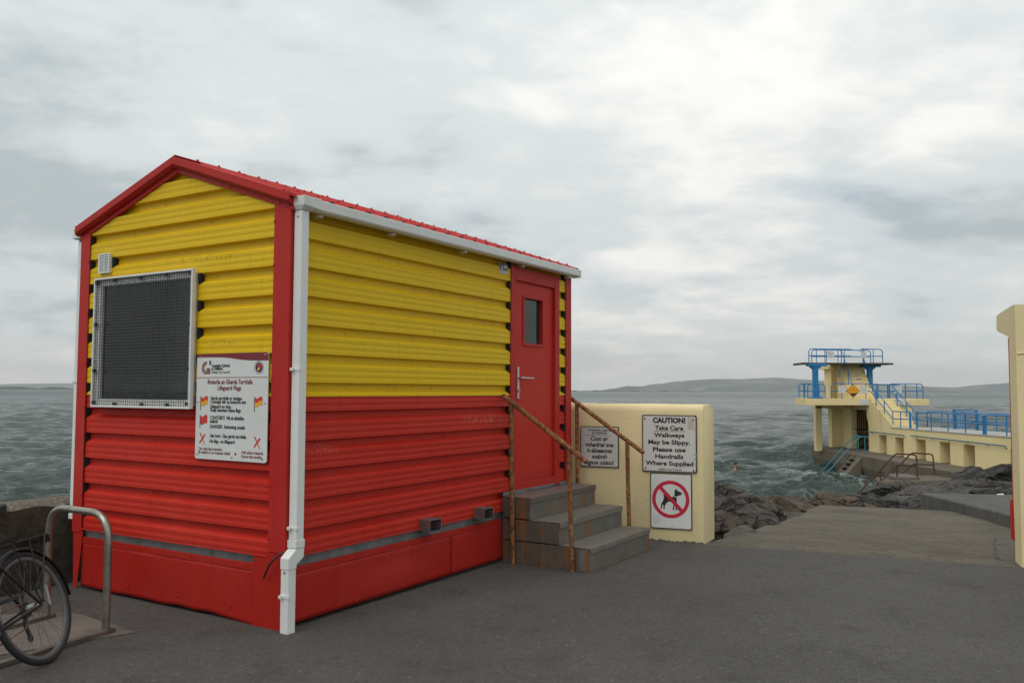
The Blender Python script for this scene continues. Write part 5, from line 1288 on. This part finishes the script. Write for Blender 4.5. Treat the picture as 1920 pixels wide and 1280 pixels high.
# upper stair block with stepped side, doorway and roof slab
XU = 19.70; mb = MB()
prof = [(49.85, 1.25)]; yk, zk = 49.85, 1.25; NU = 10
for k in range(NU):
    zk2 = 1.25 + (k + 1) * (3.30 - 1.25) / NU; prof += [(yk, zk2)]; yk += 1.75 / NU; prof += [(yk, zk2)]
prof += [(51.9, 3.30), (51.9, 1.25)]
mb.prism([(XU, y, z) for y, z in prof], (1.4, 0, 0)); tb(mb, 'upper_stair_block', bevel=.01)
MB_ = MB(); MB_.box(XU, XU + 1.4, 52.8, 54.0, 1.25, 3.02); tb(MB_, 'landing_wall')
MB_ = MB(); MB_.box(XU + .6, XU + 1.4, 51.9, 52.8, 1.25, 3.02); tb(MB_, 'doorway_back', bevel=0)
MB_ = MB(); MB_.box(XU - .25, XU + 1.41, 51.9, 54.1, 3.02, 3.27); tb(MB_, 'landing_roof')
# blue columns and the upper boards
def column(x, y, name='column'):
    mb = MB(); w = .14
    mb.box(x - w, x + w, y - w, y + w, MD1 + .08, 3.02); c_ = tb(mb, name, BLUE, bevel=.02)
    mb = MB(); mb.box(x - .34, x + .34, y - .30, y + .30, MD1, MD1 + .09); tb(mb, 'base_plate', BLUE, c_, .02)
    mb = MB(); mb.prism([(x - .14, y - .16, 2.95), (x + .14, y - .16, 2.95), (x + .34, y - .16, 3.13), (x - .34, y - .16, 3.13)], (0, .32, 0)); tb(mb, 'bracket', BLUE, c_, 0)
    mb = MB(); mb.box(x - .46, x + .62, y - .22, y + .22, 3.13, 3.27); tb(mb, 'cross_beam', BLUE, c_, .01)
    return c_
def tbc(): pass
column(17.76, 50.1); column(21.40, 51.2)
UD = 3.295
MB_ = MB(); MB_.box(17.30, 22.0, 50.0, 52.3, UD - .02, UD + .05); tb(MB_, 'upper_deck', BOARD, bevel=.01)
mb = MB(); mb.prism([(17.30, 50.05, UD + .052), (17.30, 50.05, UD - .05), (16.78, 50.05, UD - .11), (16.78, 50.05, UD + .02), (17.1, 50.05, UD + .06)], (0, 1.0, 0)); tb(mb, 'diving_board', BOARD, bevel=.01)
mb = MB(); mb.prism([(21.9, 50.05, UD + .052), (22.33, 50.05, UD + .045), (22.33, 50.05, UD - .06), (21.98, 50.05, UD - .06), (21.95, 50.05, UD - .02), (21.9, 50.05, UD - .02)], (0, 1.0, 0)); tb(mb, 'diving_board', BOARD, bevel=.01)

# railings: every run is a part, its posts and rails are sub-parts
def railing(runs, posts, r=.028, mat=BLUE, par=None, name='railing'):
    """runs: polylines; posts: (x, y, z0, z1, radius)"""
    g = bpy.data.objects.new(name, None); COL.objects.link(g); g.parent = par or TW
    off = TB if par is None else Vector((0, 0, 0))
    for p in runs:
        mb = MB(); mb.tube(bend(p, .22, 5), r, 8); mb.build('rail', mat, g, smooth=True, off=off)
    for (x, y, z0, z1, rr) in posts:
        mb = MB(); mb.tube([(x, y, z0), (x, y, z1)], rr, 8); mb.build('post', mat, g, smooth=True, off=off)
    return g
# near side of the walkway
def walkside(x, y0, y1, ys, thick):
    railing([[(x, y0, wz(y0) + .05), (x, y0, wz(y0) + .88), (x, y1, wz(y1) + .88), (x, y1, wz(y1) + .05)], [(x, y0, wz(y0) + .50), (x, y1, wz(y1) + .50)]],
            [(x, y, wz(y) + .03, wz(y) + .87, .05 if y in thick else .028) for y in ys])
walkside(20.5, 43.5, 37.35, [43.45, 41.95, 40.34, 38.8, 37.30], (43.45, 37.30)); walkside(20.5, 37.2, 31.0, [37.15, 35.57, 34.1, 32.5, 31.0], (37.15,))
walkside(22.75, 47.0, 42.0, [47.0, 45.4, 44.0, 42.0], (44.0,)); walkside(22.75, 41.9, 37.4, [41.9, 40.3, 38.7, 37.4], (38.7,)); walkside(22.75, 37.3, 31.0, [37.3, 35.4, 34.0, 32.5, 31.0], (34.0,))
# landing rail and stair rails on the left, then along the deck edge
railing([[(20.48, 44.15, .62), (20.48, 46.12, .60), (20.48, 48.95, 2.11), (20.30, 49.08, 2.11), (18.30, 49.08, 2.11), (18.30, 49.08, 1.25)],
         [(20.48, 44.15, .24), (20.48, 46.12, .20), (20.48, 48.95, 1.70), (20.30, 49.08, 1.70), (18.30, 49.08, 1.70)]],
        [(20.48, 44.11, -.27, .62, .06), (20.48, 45.2, -.27, .60, .028), (20.48, 46.12, -.27, .60, .028), (20.48, 47.15, .16, 1.14, .028), (20.48, 48.2, .70, 1.70, .028), (18.9, 49.08, 1.25, 2.11, .028), (20.28, 49.08, 1.25, 2.11, .028)])
railing([[(21.62, 44.4, .55), (21.62, 46.0, .60), (21.62, 48.9, 2.11), (21.75, 49.08, 2.11), (23.55, 49.08, 2.11), (23.55, 49.08, 1.25)], [(21.62, 46.0, .20), (21.62, 48.9, 1.70), (21.75, 49.08, 1.70), (23.55, 49.08, 1.70)]],
        [(21.62, 47.0, .1, 1.1, .028), (21.62, 48.1, .65, 1.70, .028), (22.0, 49.08, 1.25, 2.11, .028), (22.55, 49.08, 1.25, 2.11, .034), (23.2, 49.08, 1.25, 2.11, .028)])
railing([[(16.95, 49.08, 1.25), (16.95, 49.08, 2.08), (17.95, 49.08, 2.08), (17.95, 49.08, 1.25)], [(16.95, 49.08, 1.67), (17.95, 49.08, 1.67)]], [(17.60, 49.08, 1.25, 2.08, .028)])
railing([[(17.0, 50.75, 1.25), (17.0, 50.75, 2.10), (18.1, 50.75, 2.10), (18.1, 50.75, 1.25)], [(17.0, 50.75, 1.68), (18.1, 50.75, 1.68)]], [(17.32, 50.75, 1.25, 2.10, .05)])
railing([[(21.9, 52.4, 1.25), (21.9, 52.4, 2.10), (23.8, 52.4, 2.10), (23.8, 52.4, 1.25)], [(21.9, 52.4, 1.68), (23.8, 52.4, 1.68)]], [(22.4, 52.4, 1.25, 2.10, .028), (23.1, 52.4, 1.25, 2.1, .04)])
railing([[(22.35, 54.0, 1.25), (22.35, 54.0, 2.10), (24.2, 54.0, 2.10)], [(22.35, 54.0, 1.68), (24.2, 54.0, 1.68)]], [(23.0, 54.0, 1.0, 2.10, .028), (23.7, 54.0, 1.0, 2.10, .045)])
# upper deck rails
UZ = UD + .05
railing([[(17.50, 50.4, UZ), (17.50, 50.4, UZ + .82), (20.0, 50.4, UZ + .80)], [(17.50, 50.4, UZ + .42), (20.0, 50.4, UZ + .40)]], [(17.95, 50.4, UZ, UZ + .8, .024), (18.45, 50.4, UZ, UZ + .8, .024), (19.22, 50.4, UZ, UZ + .8, .024), (19.42, 50.4, UZ, UZ + .8, .024)])
railing([[(20.6, 50.4, UZ + .82), (21.85, 50.4, UZ + .80), (21.85, 50.4, UZ)], [(20.6, 50.4, UZ + .40), (21.85, 50.4, UZ + .40)]], [(20.72, 50.4, UZ, UZ + .82, .05), (21.3, 50.4, UZ, UZ + .80, .024)])
railing([[(18.3, 52.2, UZ), (18.3, 52.2, UZ + .84), (21.9, 52.2, UZ + .84), (21.9, 52.2, UZ)], [(18.3, 52.2, UZ + .44), (21.9, 52.2, UZ + .44)]], [(20.3, 52.2, UZ, UZ + .84, .024), (19.2, 52.2, UZ, UZ + .84, .024)])
railing([[(XU + .15, 51.7, UZ + .78), (XU + .15, 51.45, UZ + .75), (XU + .15, 50.05, 2.28), (XU + .15, 50.0, 2.0), (XU + .15, 50.0, 1.3)]], [(XU + .15, 51.1, 2.7, 3.75, .024), (XU + .15, 50.5, 2.0, 3.0, .024)], .024)
railing([[(XU + 1.3, 51.7, UZ + .78), (XU + 1.3, 51.4, UZ + .75), (XU + 1.3, 49.75, 1.95), (XU + 1.3, 49.6, 1.8), (XU + 1.3, 49.6, 1.3)]], [(XU + 1.3, 51.0, 2.5, 3.7, .024), (XU + 1.3, 50.3, 1.8, 2.8, .024)], .024)
# wall handrails beside the apron
def wallrail(y0, y1, z0, z1):
    g = bpy.data.objects.new('wall_handrail', None); COL.objects.link(g); g.parent = TW
    mb = MB(); mb.tube(bend([(XL - .09, y0, z0), (XL - .09, y1, z1), (XL - .09, y1 - .12, z1 - .10)], .06), .026, 8); mb.build('rail', TEAL, g, smooth=True, off=TB)
    n = int((y0 - y1) / 1.6)
    for k in range(n):
        y = y0 - .6 - k * 1.6; z = z0 + (z1 - z0) * (y0 - y) / (y0 - y1); mb = MB(); mb.tube(bend([(XL + .01, y, z - .08), (XL - .09, y, z - .09), (XL - .09, y, z - .02)], .03), .012, 6); mb.build('bracket', TEAL, g, smooth=True, off=TB)
wallrail(49.06, 44.56, -.60, -.59); wallrail(43.76, 35.43, -.56, -.55)
# blue barred gate across the walkway
BG = bpy.data.objects.new('blue_gate', None); COL.objects.link(BG); BG.parent = TW; BG.location = Vector((22.45, 43.55, wz(43.5) + .05)) - TB; BG.rotation_euler = (0, 0, R(-60))
bgm = MB().tube([(0, 0, .10), (0, 0, .98)], .014, 6).mesh('gate_bar', BLUE)
for k in range(12): inst('gate_bar', bgm, BG, (.06 + k * .095, 0, 0))
for z in (.10, .98): MB().box(0, 1.16, -.02, .02, z - .02, z + .02).build('gate_rail', BLUE, BG)
for x in (0, 1.16): MB().box(x - .05, x + .05, -.05, .05, 0, 1.0).build('gate_post', BLUE, BG, bevel=.01)

# handrails into the sea, standing on the plinth and the rocks
def searail(name, lab, base, runs, posts, mat, r=.032):
    t = thing(name, lab, 'handrail', base); b = Vector(base)
    for p in runs: mb = MB(); mb.tube(bend(p, .12, 4), r, 8); mb.build('rail', mat, t, smooth=True, off=b)
    for p in posts: mb = MB(); mb.tube(p, r, 8); mb.build('post', mat, t, smooth=True, off=b)
    return t
searail('sea_handrail', 'pair of teal handrails going down beside the concrete sea steps', (18.75, 46.5, -1.75),
        [[(19.05, 47.0, -.76), (18.70, 47.0, -.75), (16.70, 47.0, -2.95)], [(19.05, 46.0, -.75), (18.65, 46.0, -.74), (16.65, 46.0, -2.90)]],
        [[(18.95, 47.0, -1.76), (18.95, 47.0, -.77)], [(18.90, 46.0, -1.76), (18.90, 46.0, -.76)]], TEAL)
ra = [(15.0, 36, -2.03), (16.08, 36, -.92), (16.92, 36, -.97)]; rb = [(16.2, 37.5, -2.26), (17.43, 37.5, -1.0), (18.35, 37.5, -1.05)]
searail('sea_handrail', 'brown rusted double handrail on the rocks in front of the tower apron', (16.95, 36, -2.0),
        [[(14.3, 36, -2.75), ra[1], ra[2], (16.95, 36, -1.25)], [(14.75, 36, -2.75), (16.11, 36, -1.39), (16.93, 36, -1.43)], [(15.7, 37.5, -2.78), rb[1], rb[2], (18.38, 37.5, -1.3)], [(16.3, 37.5, -2.55), (17.47, 37.5, -1.48), (18.35, 37.5, -1.52)]],
        [[(16.94, 36, -1.15), (16.97, 36, -2.12)], [(15.41, 36, -1.62), (15.42, 36, -2.9)], [(16.11, 36, -1.4), (16.11, 36, -1.95)], [(18.37, 37.5, -1.2), (18.40, 37.5, -1.95)]], DRUST)
mb = MB(); mb.prism([(16.0, 35.95, -1.89), (17.05, 35.95, -1.89), (17.3, 37.6, -1.90), (16.3, 37.6, -1.90)], (0, 0, -1.2)); o = mb.build('concrete_landing', PADM, bevel=.03); struct(o)
mb = MB(); mb.prism([(15.2, 35.6, -2.05), (18.6, 35.6, -1.95), (18.6, 37.9, -1.98), (16.0, 37.9, -2.1)], (0, 0, -1.2)); o = mb.build('concrete_landing', PLINTH, bevel=.06); struct(o)

# notices on the tower
def notice(lab, x, y, z, w, h, lines=4, dot=True, face=SIGNW):
    t = thing('notice', lab, 'sign', (x, y, z), 0)
    MB().box(0, w, -.012, 0, 0, h).build('panel', face, t, bevel=.006)
    mb = MB()
    for k in range(lines): zz = h * (.66 - .52 * k / max(1, lines - 1)); mb.box(w * (.16 + .04 * (k % 2)), w * (.84 - .05 * (k % 3)), -.0135, -.012, zz - h * .022, zz + h * .022)
    mb.build('printed_lines', GREYP, t, kind='stuff')
    if dot: mb = MB(); mb.disc((w * .22, -.0136, h * .85), (0, -1, 0), min(w, h) * .075, 12); mb.build('red_emblem', REDP, t)
    return t
notice('white notice on the upper railing of the tower, left one', 18.56, 50.36, UZ + .28, .42, .41); notice('white notice on the upper railing of the tower, right one', 20.55, 50.36, UZ + .28, .34, .41)
notice('white notice left of the orange diamond sign on the middle deck', 18.69, 49.03, 1.56, .41, .43); notice('white notice right of the orange diamond sign on the middle deck', 19.93, 49.03, 1.54, .42, .43)
notice('pale notice on the edge of the middle deck below the right white notice', 19.86, 48.985, .89, .56, .32, 3, True, SIGNW)
notice('white notice behind the stair railing on the right wing', 21.95, 49.03, 1.54, .36, .45)
notice('large pale notice on the edge of the right wing deck', 21.74, 48.985, .90, .62, .34, 3, False)
t = notice('tall narrow notice beside the dark doorway of the tower', XU - .004, 51.85, 2.50, .5, .46, 5, False, GREYP); t.rotation_euler = (0, 0, R(-90))
t = thing('blue_notice', 'small yellow, white and blue safety notice on the upper stair wall', 'sign', (20.12, 50.17, 2.335), 0)
MB().box(0, .40, -.01, 0, 0, .16).build('panel', SIGNW, t); MB().box(.07, .39, -.012, -.01, .105, .155).build('yellow_band', YELP, t); MB().box(.015, .39, -.012, -.01, .02, .075).build('blue_band', NAVY, t)
t = thing('orange_diamond_sign', 'orange diamond warning sign on the middle deck railing of the tower', 'sign', (19.53, 49.01, 1.70), 0)
r_ = .395; mb = MB(); mb.prism([(0, 0, -r_), (r_, 0, 0), (0, 0, r_), (-r_, 0, 0)], (0, .012, 0)); mb.build('border', INK, t)
r_ = .372; mb = MB(); mb.prism([(0, -.004, -r_), (r_, -.004, 0), (0, -.004, r_), (-r_, -.004, 0)], (0, .004, 0)); mb.build('face', ORNG, t)
mb = MB(); jag = [(-.20, -.165), (-.17, -.12), (-.12, -.16), (-.08, -.11), (-.02, -.16), (.0, -.10), (.06, -.17), (.12, -.12), (.19, -.11), (.24, -.125)]
flat(mb, jag + [(.06, -.29), (0, -.325), (-.06, -.29)], -.006); mb.build('black_water_symbol', INK, t)
mb = MB(); mb.box(-.27, .27, -.006, -.004, .012, .024); mb.box(-.03, .03, -.006, -.004, .13, .18); mb.build('printed_lines', DRUST, t, kind='stuff')
MB().box(-.02, .02, .005, .03, -.45, -.36).build('stem', INK, t)

# ================================================================== swimmer: head and shoulders out of the water
SP = Vector((12.72, 48.9, SEAZ - .02))
def skin_body(name, verts, edges, mat, loc, rz_):
    me = bpy.data.meshes.new(name); me.from_pydata([v[:3] for v in verts], edges, []); o = bpy.data.objects.new(name, me); COL.objects.link(o); o.location = loc; o.rotation_euler = (0, 0, rz_)
    sk = o.modifiers.new('skin', 'SKIN'); sk.use_smooth_shade = True
    for i, v in enumerate(verts):
        d = me.skin_vertices[0].data[i]; d.radius = (v[3], v[4] if len(v) > 4 else v[3]); d.use_root = (i == 0)
    ss = o.modifiers.new('smooth', 'SUBSURF'); ss.levels = 2; ss.render_levels = 2; me.materials.append(mat); return o
# local +x is the way he faces
sv_ = [(-.25, 0, -.45, .15, .12), (-.14, 0, -.25, .17, .13), (-.05, 0, -.04, .15, .11), (.0, 0, .06, .065, .065), (.03, 0, .14, .062, .065), (.045, 0, .22, .088, .098), (.035, 0, .30, .095, .105), (.025, 0, .365, .070, .08), (.13, 0, .215, .022, .02),
       (-.05, .17, -.01, .075, .07), (.10, .26, -.14, .05, .05), (.33, .22, -.12, .04, .04), (.45, .18, -.11, .03, .045), (-.05, -.17, -.01, .075, .07), (.12, -.25, -.16, .05, .05), (.34, -.20, -.14, .04, .04), (.46, -.17, -.13, .03, .045)]
se_ = [(0, 1), (1, 2), (2, 3), (3, 4), (4, 5), (5, 6), (6, 7), (5, 8), (2, 9), (9, 10), (10, 11), (11, 12), (2, 13), (13, 14), (14, 15), (15, 16)]
PS = skin_body('person', sv_, se_, SKIN, SP, R(-12)); tag(PS, 'swimmer with dark hair and beard, head and bare shoulders above the water', 'person')
mb = MB(); mb.sphere((.010, 0, .335), (.112, .108, .092), 16, 10); o = mb.build('hair', HAIR, PS, smooth=True)
mb = MB(); mb.sphere((.092, 0, .170), (.050, .062, .040), 12, 8); mb.build('beard', HAIR, PS, smooth=True)
for y in (-.045, .045): mb = MB(); mb.sphere((.128, y * .8, .262), (.010, .014, .009), 8, 6); mb.build('eye', HAIR, PS, smooth=True); mb = MB(); mb.sphere((.02, y * 2.3, .235), (.022, .012, .034), 8, 6); mb.build('ear', SKIN, PS, smooth=True)

# ================================================================== sea air
mb = MB(); mb.box(-20000, 20000, -3000, 16000, SEAZ - 2., 420.); hz_ = mb.build('haze', None); hz_['kind'] = 'stuff'
hm = bpy.data.materials.new('haze_air'); hm.use_nodes = True; ht = hm.node_tree; ht.nodes.clear()
ho = ht.nodes.new('ShaderNodeOutputMaterial'); pv = ht.nodes.new('ShaderNodeVolumePrincipled'); pv.inputs['Color'].default_value = (.80, .92, 1.0, 1); pv.inputs['Absorption Color'].default_value = (1, 1, 1, 1); pv.inputs['Density'].default_value = 6e-5; pv.inputs['Anisotropy'].default_value = .2
ht.links.new(pv.outputs[0], ho.inputs['Volume']); hz_.data.materials.append(hm)
